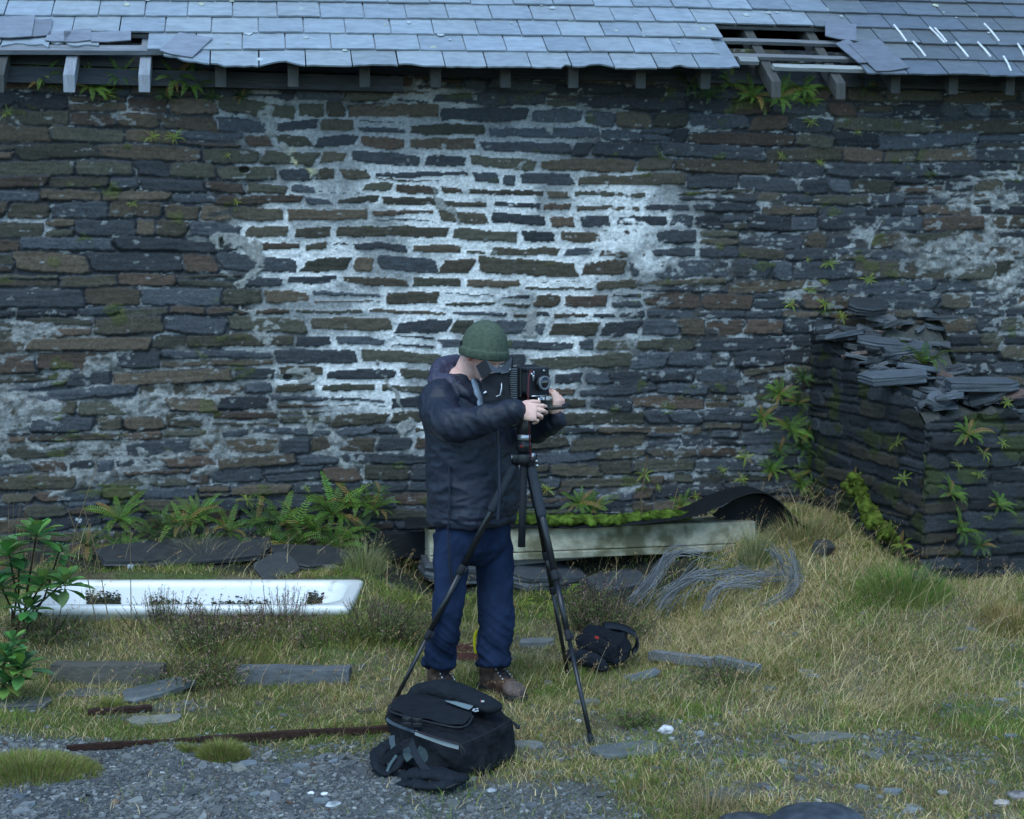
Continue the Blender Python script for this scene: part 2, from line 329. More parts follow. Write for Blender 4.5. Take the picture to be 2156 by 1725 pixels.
# ---------------------------------------------------------------- masonry relief
def masonry(U, Vv, seed, shrinkf, levelf, colf, brown, hmul=1.0, hfix=None):
    """relief and colour of coursed rubble on the grid (U, Vv) in metres"""
    rng = np.random.default_rng(seed)
    wu = (fb2(U*9, Vv*9, seed+1, 3)-.5)*.05+(vn2(U*45, Vv*45, seed+2)-.5)*.012
    wv = (fb2(U*7, Vv*11, seed+3, 3)-.5)*.020+(vn2(U*50, Vv*60, seed+4)-.5)*.008
    flow = (fb2(U*.55, Vv*.8, seed+5, 2)-.5)*.09
    u = U+wu; v = Vv+wv+flow
    du = U[0, 1]-U[0, 0]; dv = Vv[1, 0]-Vv[0, 0]; u0, v0 = U[0, 0], Vv[0, 0]; ny, nx = U.shape
    D = np.full(U.shape, -1.0); H = np.zeros(U.shape); C = np.zeros(U.shape+(3,)); B = np.zeros(U.shape); IDX = np.zeros(U.shape)
    y = v0-.25; ymax = Vv[-1, 0]+.25; sid = 0
    while y < ymax:
        h = float(np.clip(rng.normal(.088, .016), .055, .125))*hmul
        x = u0-.5*rng.random()-.1
        while x < U[0, -1]+.3:
            wd = float(np.clip(rng.lognormal(-1.20, .45), .09, .70)); hh = [(y, h)]
            if rng.random() < .13 and h > .07: k = rng.uniform(.35, .65); hh = [(y, h*k), (y+h*k, h*(1-k))]
            for (yy, h2) in hh:
                sid += 1; jy = rng.normal(0, .004); ca, cb = x+wd/2, yy+h2/2+jy
                i0 = max(0, int((x-.09-u0)/du)); i1 = min(nx, int((x+wd+.09-u0)/du)+1)
                j0 = max(0, int((yy-.14-v0)/dv)); j1 = min(ny, int((yy+h2+.14-v0)/dv)+1)
                if i0 >= i1 or j0 >= j1: continue
                uu = u[j0:j1, i0:i1]; vv = v[j0:j1, i0:i1]; tl = rng.normal(0, .035); sk = rng.normal(0, .5)
                a = uu-ca-(vv-cb)*sk*.6; b = vv-cb-(uu-ca)*tl
                hw, hh_ = wd/2-.003, h2/2-.002; rr = min(hh_*.7, .022)*rng.uniform(.25, 1)
                tap = 1-rng.uniform(0, .35)*np.clip(np.abs(a)/hw, 0, 1)**3
                qx = np.abs(a)-hw+rr; qy = np.abs(b)/tap-hh_+rr
                d = -(np.hypot(np.maximum(qx, 0), np.maximum(qy, 0))+np.minimum(np.maximum(qx, qy), 0)-rr)
                sub = D[j0:j1, i0:i1]; mk = d > sub
                sub[mk] = d[mk]
                face = rng.normal(.006, .0055)+a*rng.normal(0, .015)+b*rng.normal(0, .08)
                H[j0:j1, i0:i1][mk] = face[mk]; IDX[j0:j1, i0:i1][mk] = sid
                t = rng.random(); br = brown(ca, cb)
                slate_c = np.array([.041, .046, .053])*rng.uniform(.6, 1.5); 
                if rng.random() < br:
                    core = np.array([(.088, .061, .043), (.074, .063, .043), (.092, .071, .048), (.068, .065, .046)][rng.integers(4)])*rng.uniform(.6, 1.25)
                else: core = slate_c*np.array([1, 1.0, .98])*rng.uniform(.8, 1.3)
                rim = rng.uniform(.004, .016)
                k = ss(d+(vn2(uu*38, vv*38, sid % 97)-.5)*.012, rim*.2, rim)[..., None]
                cc = slate_c*.9*(1-k)+core*k; C[j0:j1, i0:i1][mk] = cc[mk]
            x += wd
        y += h
    if hfix is not None: H = H*(1-.85*hfix)+.0055*hfix
    shr = shrinkf(U, Vv); Dn = D-shr
    strata = (fb2(U*6, Vv*90, seed+7, 3)-.5)*.006
    Hs = H+strata+(fb2(U*16, Vv*30, seed+8, 3)-.5)*.009-.024*(1-ss(Dn, -.004, .007))
    mort = levelf(U, Vv)+(fb2(U*30, Vv*34, seed+9, 4)-.5)*.016
    mm = ss(mort-Hs, -.001, .002)
    hgt = np.maximum(Hs, mort)
    C = C*.84
    col = mix(C, colf(U, Vv, D), mm)
    return hgt, col, mm, D, IDX
def grid_faces(ny, nx, keep=None, flip=False):
    idx = np.arange(nx*ny).reshape(ny, nx)
    q = [idx[:-1, :-1], idx[:-1, 1:], idx[1:, 1:], idx[1:, :-1]]
    F = np.stack(q[::-1] if flip else q, -1)
    if keep is not None: F = F[keep[:-1, :-1]]
    return F.reshape(-1, 4)
def lichen(U, V, seed, col, amt, c=(.20, .21, .205)):
    n = fb2(U*17, V*34, seed, 6); k = ss(n+amt-.725, 0, .06); col = mix(col, c, k*.85)
    n2 = vn2(U*34, V*34, seed+5)*vn2(U*5, V*5, seed+6); k2 = ss(n2+amt*.25, .80, .88)
    return mix(col, (.32, .34, .33), k2*.8)
# ---------------------------------------------------------------- the building
XL, XR = -3.0, 6.2
def wp(px, py): p = atY(px, py, WALL_Y); return (p.x, p.z)
white_poly = [wp(*p) for p in [(545,205),(560,280),(640,350),(600,385),(530,400),(545,470),(470,500),(540,560),(520,625),(560,680),(600,740),(590,800),(680,880),(760,930),(880,930),(1000,980),(1180,900),(1260,880),(1200,820),(1300,740),(1360,700),(1330,610),(1480,520),(1500,430),(1430,350),(1250,345),(1215,260),(1010,200),(800,212)]]
rpoly = [wp(*p) for p in [(2060,330),(2400,320),(2400,640),(2130,640),(1990,590),(1900,500),(2050,470),(1990,400)]]
lpoly = [wp(*p) for p in [(-200,600),(120,640),(330,740),(560,800),(720,900),(880,960),(880,1010),(600,1050),(300,1040),(-200,1060)]]
seams = [[wp(*p) for p in s] for s in ([(550,215),(570,270),(600,310),(650,375)],[(945,290),(925,350),(915,420),(950,450),(990,500)],[(470,505),(520,520),(560,560),(530,600)],[(520,640),(560,690),(590,740)],[(1100,560),(1085,600),(1110,650),(1125,700)],[(790,780),(830,830),(880,890),(850,900)],[(1000,250),(990,285)],[(640,880),(700,930)],[(560,790),(600,780),(640,790)],[(1150,270),(1110,330),(1060,345)])]
def W_(U, V): return ss(poly_sd(U, V, white_poly)+(fb2(U*5, V*6, 101, 3)-.5)*.62, -.20, .24)
def SE(U, V):
    d = np.full(U.shape, 9.)
    for s in seams: d = np.minimum(d, seg_dist(U+(fb2(U*7, V*7, 111, 3)-.5)*.20, V+(fb2(U*7, V*7, 113, 3)-.5)*.1, s))
    return ss(.034+(fb2(U*8, V*8, 112, 4)-.5)*.15-d, 0, .012)*ss(fb2(U*5, V*6, 115, 4), .42, .50)
EY = WALL_Y-.33; ROOF_A = math.radians(37.5)
eave = [(-200,147),(640,147),(1000,149),(1500,153),(1870,163),(2156,168),(2500,172)]
ex = []; ez = []
for (a, b) in eave:
    p = atY(a, b, EY); ex.append(p.x); ez.append(p.z)
nx = int((XR-XL)/.0072); ny = int(3.75/.0072)
us = np.linspace(XL, XR, nx); vs = np.linspace(-.35, 3.42, ny); U, V = np.meshgrid(us, vs)
Wm = W_(U, V); Rm = ss(poly_sd(U, V, rpoly)+(fb2(U*5, V*8, 102, 3)-.5)*.5, -.05, .1); Lm = ss(poly_sd(U, V, lpoly)+(fb2(U*5, V*8, 103, 3)-.5)*.5, -.05, .15)
Sm = SE(U, V)
patch = ss(fb2(U*3.2, V*7, 104, 4), .50, .62)
midR = ss(U, 1.9, 2.3)*ss(3.0-V, .2, .9)
lvl = -.020+.0190*Wm+.021*np.maximum(Rm*.85, Lm*.95)*ss(fb2(U*4, V*7, 105, 3), .33, .5)+.013*patch*(1-Wm)+.012*midR*ss(fb2(U*5, V*6, 106, 4), .42, .56)
lvl = np.maximum(lvl, Sm*.032-.022)
shr = .0125*Wm*(.35+1.3*fb2(U*4, V*5, 107, 2))+.004*Rm+.003*Lm
def wcol(U_, V_, D):
    up = ss(V_, 2.55, 2.25)
    wcol_ = mix((.25, .26, .255), (.64, .64, .62), Wm**1.5*(.25+.75*ss(V_, 2.75, 2.35))*ss(fb2(U_*4, V_*4, 121, 3)+.25*(fb2(U_*26, V_*30, 124, 3)-.5), .28, .62))
    grit = mix((.12, .12, .11), (.30, .305, .29), np.maximum(Rm, Lm*.75)*ss(fb2(U_*30, V_*38, 122, 3), .35, .62))
    dark = mix((.04, .04, .038), (.26, .27, .265), ss(fb2(U_*9, V_*16, 123, 4), .50, .64))
    c = mix(dark, grit, np.maximum(Rm, Lm)); c = mix(c, wcol_, Wm); c = mix(c, (.24, .245, .225), Sm)
    yel = np.exp(-(((U_-wp(640, 340)[0])/.07)**2+((V_-wp(640, 340)[1])/.09)**2))
    c = mix(c, (.42, .38, .17), np.clip(yel*1.2, 0, 1)*Sm)
    return c
brown_w = lambda u, v: .72 if (v > 1.5 and u < .3) else (.62 if v > 1.0 and u < 2 else (.5 if u < 1.8 else .38))
hg, col, mm, Dm, ID = masonry(U, V, 11, lambda a, b: shr, lambda a, b: lvl, wcol, brown_w, hfix=ss(Wm, 0, .3))
# dark hole left of the figure, and a dark slot
col = lichen(U, V, 131, col, .0+.05*midR+.06*Lm+.05*ss(U, 3.2, 4.2)-.06*Wm+.02*patch)
mosk = .8*ss(fb2(U*6, V*9, 141, 4)-.012+.10*ss(.75-V, 0, .6)+.03*ss(V, 2.6, 3)-.10*Wm, .70, .75)*ss(-mm+hg*0+1.2-ss(Dm, .004, .02)*.75, .2, .6)
col = mix(col, (.055, .07, .012), mosk*.9); hg = hg+mosk*.006
hg = hg-.035*ss(.75-V, 0, .5)*0
for (hx, hy, rx, rz) in ((690, 795, .085, .020), (606, 796, .03, .02), (514, 357, .03, .02), (466, 512, .014, .035), (1947, 1210, .03, .02)):
    cx_, cz_ = wp(hx, hy) if hx != 690 else wp(610, 795); hg = hg-.07*ss(1-((U-cx_)/rx)**2-((V-cz_)/rz)**2, 0, .3)
P3 = np.stack([U, WALL_Y-hg, V], -1).reshape(-1, 3)
WTOP = np.interp(U, ex, ez)+.33*math.tan(ROOF_A)-.055
bld = thing('stone_building', 'long old slate stone building with broken slate roof and white patched mortar', 'building', (1.5, WALL_Y, 0))
bw = link('wall', np_mesh('wall', P3, grid_faces(ny, nx, V < WTOP), col.reshape(-1, 3), True), M['masonry'], bld)
bw['label'] = 'rubble stone wall with a white mortared patch in its middle'
# body of the building behind the face
CA, SA = math.cos(ROOF_A), math.sin(ROOF_A)
def eavez(x): return float(np.interp(x, ex, ez))+.012*math.sin(x*1.7)*0
def rp(x, s, n=0.0): return Vector((x, EY+s*CA-n*SA, eavez(x)+s*SA+n*CA))
mb = MB(); mb.cur = (.07, .075, .08)
top = min(ez)+.15; T = 5.5
mb.box((1.6, WALL_Y+.34, 1.55), Vector((4.6, 0, 0)), Vector((0, .24, 0)), Vector((0, 0, 1.78)))
mb.box((1.6, WALL_Y+T, 1.5), Vector((4.6, 0, 0)), Vector((0, .3, 0)), Vector((0, 0, 1.9)))
for x in (XL+.26, XR-.26):
    mb.prism([(x-.25, WALL_Y+.06, -.3), (x-.25, WALL_Y+T, -.3), (x-.25, WALL_Y+T, 3.4), (x-.25, WALL_Y+T/2+.1, 3.3+T/2*.75), (x-.25, WALL_Y+.06, 3.36)], Vector((.5, 0, 0)))
emit(mb, 'masonry_core', M['masonry'], bld)
mb = MB(); mb.cur = (.09, .10, .12)
ridge = rp(1.6, 3.9); 
mb.hexa([Vector((XL-.1, ridge.y, ridge.z-.05)), Vector((XR+.1, ridge.y, ridge.z-.05)), Vector((XR+.1, WALL_Y+T+.5, 3.15)), Vector((XL-.1, WALL_Y+T+.5, 3.15)), Vector((XL-.1, ridge.y, ridge.z)), Vector((XR+.1, ridge.y, ridge.z)), Vector((XR+.1, WALL_Y+T+.5, 3.2)), Vector((XL-.1, WALL_Y+T+.5, 3.2))])
emit(mb, 'rear_roof_slope', M['slate_roof'], bld)
# slates
mb = MB(); rng = random.Random(5); SW = .262; EXP = .198; NROW = 19
def slate(x0, x1, s0, r, jag=.003, cut=None, dz=0, shade=1.0, skew=0., L=.42, bite=None):
    lo = []; n = 7
    for i in range(n+1):
        t = i/n; x = x0+(x1-x0)*t; s = s0+rng.uniform(-jag, jag)
        if cut: s += cut(t)
        if bite and abs(t-bite[0]) < bite[1]: s += bite[2]*(1-abs(t-bite[0])/bite[1])**.5
        lo.append((x, s))
    hi = [(x1+skew, s0+L), (x0+skew, s0+L)]
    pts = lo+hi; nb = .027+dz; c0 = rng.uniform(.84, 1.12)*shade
    blu = rng.uniform(-.01, .012); c = (.245*c0+blu*.4, .282*c0, .315*c0-blu)
    V_ = [];
    for (x, s) in pts: V_.append(rp(x, s, nb*(1-(s-s0)/L)+.001))
    V_ += [p-Vector((0, -SA*.010, CA*.010)) for p in V_]
    m_ = len(pts); mb.add(V_, [tuple(range(m_)), tuple(range(m_, 2*m_))[::-1]]+[(i+m_, (i+1) % m_+m_, (i+1) % m_, i) for i in range(m_)], c)
def pxof(x, s): return proj(rp(x, s))[0]
skips = {0: [(-999, 330), (1552, 1842)], 1: [(242, 322), (1550, 1856)], 2: [(1552, 1768), (-999, -20)]}
for r in range(NROW):
    off = (r % 2)*SW/2+rng.uniform(-.02, .02); x = XL-.1+off; s0 = r*EXP+rng.uniform(-.003, .003)
    while x < XR:
        wd = SW*rng.choice([1, 1, 1, 1.03, .97, .93])
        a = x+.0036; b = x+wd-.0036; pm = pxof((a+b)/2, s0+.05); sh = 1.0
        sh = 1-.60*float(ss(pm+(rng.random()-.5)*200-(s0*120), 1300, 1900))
        skip = any(l < pm < h for l, h in skips.get(r, []))
        kw = {}
        if r == 0:
            if 330 < pm < 470: kw['cut'] = lambda t: .13*(1-t)**1.2+rng.uniform(0, .02)
            if pm > 330 and rng.random() < .45: kw['bite'] = (rng.random(), rng.uniform(.08, .35), rng.uniform(.015, .055))
            if abs(pm-575) < 48: kw['bite'] = (.5, .38, .06)
            if abs(pm-1640) < 60: kw['bite'] = (.3, .3, .06)
            kw['jag'] = .006
        if r == 1 and pm < 242: kw['cut'] = lambda t: rng.uniform(.02, .09); kw['jag'] = .012
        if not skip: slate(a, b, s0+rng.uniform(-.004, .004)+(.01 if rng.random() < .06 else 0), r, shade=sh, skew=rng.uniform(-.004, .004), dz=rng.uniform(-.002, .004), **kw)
        elif r > 0: pass
        x += wd
# slipped slates at both breaks
def sl_at(px, py, w_, l_, rot, sh, dn=.012):
    # on the roof plane near the pixel
    x = atY(px, py, EY+.1).x; best = min((abs(proj(rp(x, s/100.))[1]-py), s/100.) for s in range(0, 120))[1]
    cs, sn = math.cos(rot), math.sin(rot); pts = []
    for (a, b) in ((-w_/2, 0), (-w_*.1, -.01), (w_/2, .006), (w_/2, l_), (-w_/2, l_*.9)):
        pts.append(rp(x+a*cs-b*sn, best+a*sn+b*cs, .022+dn))
    mb.prism(pts, Vector((0, SA*.006, -CA*.006)), (.18*sh, .195*sh, .23*sh))
sl_at(1822, 140, .12, .28, .30, .75); sl_at(1866, 158, .24, .38, .20, .7, .016); sl_at(370, 125, .20, .26, -.45, 1.1)
sl_at(70, 86, .15, .2, .05, .8); sl_at(112, 97, .12, .12, -.16, 1.1); sl_at(160, 97, .15, .14, .1, .95); sl_at(20, 91, .20, .26, .02, 1.0, .02); sl_at(230, 97, .22, .12, .05, 1.0); sl_at(1800, 92, .2, .24, -.3, .8)
# white cement ribs between slates on the right, lichen rosettes
for (x0, y0, x1, y1) in ((1880,62,1905,95),(1955,66,1985,98),(2070,58,2100,95),(2010,98,2035,128),(1920,96,1945,126),(2140,102,2156,130),(1966,68,1990,96),(2056,98,2082,128),(2110,128,2125,158)):
    def onr(px, py):
        x = atY(px, py, EY+.1).x
        for _ in range(3):
            s = min((abs(proj(rp(x, k/100.))[1]-py), k/100.) for k in range(0, 120))[1]; x += (px-proj(rp(x, s))[0])/FPX*8.6
        return rp(x, s, .028)
    p0, p1 = onr(x0, y0), onr(x1, y1); mb.tube([p0, p0.lerp(p1, .5)+Vector((.004, 0, 0)), p1], .007, 6, col=(.68, .69, .70))
rr_ = random.Random(9)
for i in range(60):
    px, py = rr_.uniform(150, 2150), rr_.uniform(5, 140)
    if (1540 < px < 1860 and py > 50) or (px < 400 and py > 70): continue
    p = onr(px, py)-Vector((0, 0, .004)); r0 = rr_.uniform(.008, .030)*(1.3 if rr_.random() < .2 else 1); pts = []
    for k in range(9):
        a = k*2*math.pi/9; q = r0*rr_.uniform(.6, 1.1); pts.append(p+Vector((math.cos(a)*q, math.sin(a)*q*CA, math.sin(a)*q*SA)))
    mb.prism(pts, Vector((0, .002*SA, -.002*CA)), rr_.choice([(.40, .44, .46), (.34, .38, .36), (.42, .44, .33)]))
rf = emit(mb, 'roof', M['slate_roof'], bld); rf['label'] = 'slate roof with slipped and missing slates along the eave'
# battens, rafters, wall plate
mb = MB()
def batten(x0, x1, s, n=-.012, h=.02, d=.011, c=(.16, .165, .17), name='batten'):
    b_ = MB(); b_.cur = c; k = 12; P = []
    pts = [(s-h, n-d), (s+h, n-d), (s+h, n+d), (s-h, n+d)]
    for i in range(k+1):
        x = x0+(x1-x0)*i/k; dn = rng.uniform(-.002, .002); P += [rp(x, a+dn, b) for a, b in pts]
    fs = [(0, 1, 2, 3)]+[(k*4+3, k*4+2, k*4+1, k*4)]
    for i in range(k):
        for j in range(4): j2 = (j+1) % 4; fs.append((i*4+j, (i+1)*4+j, (i+1)*4+j2, i*4+j2))
    b_.add(P, fs); return emit(b_, name, M['wood'], bld)
pX = lambda px: atY(px, 130, EY+.1).x
for s in (.235, .43, .63, .83): batten(XL, XR, s)
batten(XL, pX(405), .225, -.0, .032, .014, (.20, .21, .23))
batten(pX(1625), pX(1885), .10, -.006, .022, .012, (.30, .31, .30)); batten(pX(1560), pX(1600), .17, -.006, .03, .012, (.22, .23, .23))
for i, px in enumerate([-150, 0, 148, 305, 464, 617, 768, 918, 1065, 1208, 1350, 1487, 1622, 1757, 1888, 2010, 2130, 2260]):
    x = pX(px); hw = .031; st = -.0 if px in (148, 305, 0) else .11
    if px in (1622, 1757): st = -.03
    a_ = rp(x, st, -.03); z0 = .098 if st <= 0 else .125
    b_ = MB(); b_.cur = (.24, .255, .28) if px in (148, 305) else (.07, .07, .066)
    def rq(xx, s, n, plumb=0): return rp(xx, s, n)
    # plumb-cut tail
    lo = Vector((0, a_.y, a_.z-z0)); e = rp(x, 2.6, -.03); el = rp(x, 2.6, -.03-.115)
    pts = [Vector((x-hw, a_.y, a_.z)), Vector((x-hw, a_.y, a_.z-z0)), Vector((x-hw, el.y, el.z)), Vector((x-hw, e.y, e.z))]
    b_.prism(pts, Vector((2*hw, 0, 0)))
    emit(b_, 'rafter', M['wood_y'], bld, bevel=.003)
mb = MB(); mb.cur = (.055, .06, .065)
mb.box((-.9, WALL_Y-.045, min(ez)+.03), Vector((1.75, 0, 0)), Vector((0, .02, 0)), Vector((0, 0, .045)))
mb.box((1.6, WALL_Y-.01, min(ez)+.15), Vector((4.55, 0, 0)), Vector((0, .025, 0)), Vector((0, 0, .06)))
emit(mb, 'wall_plate', M['wood'], bld)
# moss clumps in the roof break
def mosspad(name, pts, r, col, parent=None, n=140, seed=1, hgt=.5):
    b_ = MB(); q = random.Random(seed)
    for i in range(n):
        t = q.random()*(len(pts)-1); k = int(t); p = Vector(pts[k]).lerp(Vector(pts[k+1]), t-k)
        p += Vector((q.gauss(0, r*.5), q.gauss(0, r*.45), q.uniform(0, r*hgt*.5))); s = q.uniform(.25, .6)*r
        c = tuple(x*q.uniform(.6, 1.3) for x in col); b_.ell(p, Vector((s, 0, 0)), Vector((0, s, 0)), Vector((0, 0, s*hgt)), c, 7, 4)
    V_, N_, F_ = voxel(b_, max(.006, r*.11), 1)
    d = (fb3(V_[:, 0]*70, V_[:, 1]*70, V_[:, 2]*70, seed, 3)-.5)*.02; V_ = V_+N_*d[:, None]
    cn = fb3(V_[:, 0]*25, V_[:, 1]*25, V_[:, 2]*25, seed+3, 3); C_ = mix(np.array(col)*.45, np.array(col)*1.35, ss(cn, .3, .7))
    return link(name, np_mesh(name, V_, F_, C_, True), M['moss'], parent)
mosspad('moss', [rp(pX(1565), .26, -.05), rp(pX(1608), .26, -.05)], .05, (.14, .18, .03), rf, 40, 3)
mosspad('moss', [rp(pX(1660), .26, -.08), rp(pX(1730), .26, -.08)], .04, (.07, .08, .04), rf, 40, 4)

# ---------------------------------------------------------------- ruined stub wall on the right
RXL = atY(1703, 1000, WALL_Y).x; RYF = RXL/ray(1948, 1000).x*ray(1948, 1000).y; RXR = RXL+.80
zt_b = atX(1703, 697, RXL).z; p_ = O+ray(1944, 885)*(RYF/ray(1944, 885).y); zt_f = p_.z
def rtop(x, y):   # top of the ruined core
    t = np.clip((np.asarray(y)-RYF)/(WALL_Y-RYF), 0, 1); n = np.asarray(x, float)-RXL
    m = np.clip(n/.8, 0, 1); zl = zt_f+(zt_b-zt_f)*t**.8; zr = 1.22+.48*ss(t, .60, .98)
    return zl*(1-m)+zr*m+.05*m*(1-m)+.02*np.sin(t*23)+.012*np.sin(n*31)
ruin = thing('ruined_wall', 'low ruined slate stub wall jutting from the building, heaped with loose slates', 'wall', (RXL+.4, RYF+.8, .4))
def face_grid(u0, u1, z0, z1, res, seed, mapf, topf, brownp, lift=0, flip=False):
    nx = int((u1-u0)/res); ny = int((z1-z0)/res); U, V = np.meshgrid(np.linspace(u0, u1, nx), np.linspace(z0, z1, ny))
    lv = -.030+.014*ss(fb2(U*4, V*6, seed+1, 3), .55, .7)
    def cf(a, b, D): return mix((.035, .038, .035), (.22, .22, .21), ss(fb2(a*8, b*14, seed+2, 3), .58, .7))
    h, c, mm, D, I = masonry(U, V, seed, lambda a, b: 0*a, lambda a, b: lv, cf, lambda a, b: brownp, hmul=.85)
    c = c*.62; mo = ss(fb2(U*5, V*7, seed+3, 4), .60, .68); c = mix(c, (.035, .045, .010), mo*.8)
    P = mapf(U, V, h+lift); P = P.reshape(-1, 3)
    keep = V < topf(U)+(vn2(np.floor(U/.11), V*0, seed+4)-.5)*.05
    return np_mesh('stone_face', P, grid_faces(ny, nx, keep, flip), c.reshape(-1, 3), True)
me = face_grid(RYF-.014, WALL_Y+.02, -.1, 1.9, .008, 21, lambda U, V, h: np.stack([RXL-h, U, V], -1), lambda u: rtop(RXL, u), .25, flip=True)
link('side_face', me, M['masonry'], ruin)
me = face_grid(RXL-.014, RXR, -.1, 1.7, .008, 22, lambda U, V, h: np.stack([U, RYF-h, V], -1), lambda u: rtop(u, RYF), .15)
link('end_face', me, M['masonry'], ruin)
me = face_grid(RYF, WALL_Y+.02, -.1, 1.9, .02, 23, lambda U, V, h: np.stack([RXR+h, U, V], -1), lambda u: rtop(RXR, u), .2)
link('far_face', me, M['masonry'], ruin)
mb = MB(); N1 = 18; vs_ = []
for j in range(N1):
    for i in range(N1):
        x = RXL+.012+(RXR-RXL-.024)*i/(N1-1); y = RYF+.012+(WALL_Y-RYF)*j/(N1-1); vs_.append((x, y, float(rtop(x, y))-.045+random.uniform(-.02, .02)))
mb.add(vs_, [(j*N1+i, j*N1+i+1, (j+1)*N1+i+1, (j+1)*N1+i) for j in range(N1-1) for i in range(N1-1)], (.05, .052, .045))
emit(mb, 'rubble_core', M['masonry'], ruin)
# quoin strip of pale purplish mortar at the corner of the end face
# loose slates
def slab(c, size, rot, tilt, th, col, seed, n=8):
    q = random.Random(seed); b_ = MB(); pts = []
    for k in range(n):
        a = 2*math.pi*(k+q.uniform(-.3, .3))/n; rx = size[0]/2*q.uniform(.75, 1.15); ry = size[1]/2*q.uniform(.75, 1.15)
        e = .62; pts.append(Vector((math.copysign(abs(math.cos(a))**e, math.cos(a))*rx, math.copysign(abs(math.sin(a))**e, math.sin(a))*ry, 0)))
    Rm_ = Matrix.Rotation(tilt[0], 3, 'X') @ Matrix.Rotation(tilt[1], 3, 'Y') @ Matrix.Rotation(rot, 3, 'Z')
    lay = max(2, int(th/.009)); lay = min(lay, 5); m_ = n; vs = []; c = Vector(c)
    for l in range(lay+1):
        for k, p in enumerate(pts):
            s = 1+q.uniform(-.05, .03); vs.append(c+Rm_ @ (Vector((p.x*s, p.y*s, th*(l/lay-.5)))))
    fs = [tuple(range(m_))[::-1], tuple(range(lay*m_, (lay+1)*m_))]
    for l in range(lay):
        for k in range(m_): k2 = (k+1) % m_; fs.append((l*m_+k, l*m_+k2, (l+1)*m_+k2, (l+1)*m_+k))
    b_.add(vs, fs, col); return b_
q = random.Random(12); RUB = 'loose slates heaped on the ruined stub wall'
big = [((1820,645),.34,.20,'dark upright slate leaning on the building at the back of the ruin heap'),
       ((1770,705),.40,.22,'broad dark slate with moss beside it near the heap\'s left edge'),
       ((1850,720),.42,.26,'wide pale blue-grey slate near the middle of the ruin heap'),
       ((1905,735),.40,.24,'slate to the left of the fern on the ruin heap'),
       ((1890,795),.46,.20,'thick dark slab overhanging the front of the ruin heap'),
       ((2060,810),.46,.22,'thick ragged slab lying at the right end of the ruin heap'),
       ((2000,835),.20,.12,'small tilted slate propped against the thick right-hand slab'),
       ((1930,775),.34,.18,'flat grey slate just below the fern on the ruin heap')]
for i, ((px, py), sx, sy, lab) in enumerate(big):
    t = {0: .95, 1: .85, 2: .68, 3: .58, 4: .28, 5: .12, 6: .06, 7: .42}[i]; Yv = RYF+(WALL_Y-RYF)*t-.05
    p = atY(px, py, Yv); b_ = slab(p, (sx*.82, sy*.85), q.uniform(-.4, .4), (q.uniform(-.1, .25) if i else .45, q.uniform(-.15, .15)), .05 if i in (0, 4, 5) else .028, [(lambda f: tuple(v*f for v in (.068, .078, .088)))(q.uniform(.7, 1.3) if i else .4)][0], 50+i)
    tag(emit(b_, 'slate_slab', M['slate'], bevel=.002), lab, 'slate', RUB)
for i in range(170):
    t = q.random(); n = q.uniform(.02, .80); y = RYF+.03+(WALL_Y-RYF-.12)*t; x = RXL+n
    z = float(rtop(x, y))-.02+(q.random()*.06 if i < 95 else q.random()*.02)*(1-abs(n-.4)*.9)
    sz = q.uniform(.08, .26)*(1 if i < 95 else .85); f_ = q.uniform(.5, 1.6); c = tuple(v*f_ for v in (.066, .072, .078))
    if q.random() < .03: c = (.125, .08, .065)
    lab_ = ('rust-red' if c[0] > .124 else 'pale' if f_ > 1.15 else 'mid-grey' if f_ > .8 else 'dark')+(' large' if sz > .2 else ' small')+' broken slate at the '+('back' if t > .66 else 'middle' if t > .33 else 'front')+(' left' if n < .27 else ' centre' if n < .54 else ' right')+' of the ruin heap'
    b_ = slab((x, y, z), (sz, sz*q.uniform(.4, .8)), q.uniform(0, 3.1), (q.gauss(.05, .2), q.gauss(-.05, .2)), q.uniform(.012, .035), c, 100+i)
    tag(emit(b_, 'slate_piece', M['slate'], bevel=.0015), lab_, 'slate', 'small slate pieces on the ruin')
# ---------------------------------------------------------------- grass and gravel (uncountable)
def blades(N, x, y, z, h, wid, lean, az, cols, nseg=3, bend=1.0, rng=RNG):
    """N curved tapering blades -> V, F(tri/quads as tris), C"""
    t = np.linspace(0, 1, nseg+1); dx = np.cos(az); dy = np.sin(az)
    fx = np.random.default_rng(3).normal(size=N); ang = rng.uniform(0, 2*math.pi, N)*.5+YAW*0
    sx = np.cos(ang-YAW); sy = np.sin(ang-YAW)
    out = lean*h; V = []; 
    for k, tt in enumerate(t):
        px = x+dx*out*tt**(1+bend); py = y+dy*out*tt**(1+bend); pz = z+h*np.sqrt(np.maximum(1-lean**2*.35, .2))*tt*(1-.28*lean*tt)
        wv = wid*(1-tt*.85)/2
        if k < nseg: V += [np.stack([px-sx*wv, py-sy*wv, pz], -1), np.stack([px+sx*wv, py+sy*wv, pz], -1)]
        else: V.append(np.stack([px, py, pz], -1))
    P = np.stack(V, 1); m = P.shape[1]; base = (np.arange(N)*m)[:, None]; f = []
    for k in range(nseg-1):
        a = 2*k; f += [[a, a+1, a+3], [a, a+3, a+2]]
    a = 2*(nseg-1); f.append([a, a+1, a+2]); F = (base[:, None, :]+np.array(f)[None]).reshape(-1, 3)
    C = np.repeat(cols[:, None, :], m, 1)
    sh = np.ones(m); C = C*sh[None, :, None]
    return P.reshape(-1, 3), F, C.reshape(-1, 3)
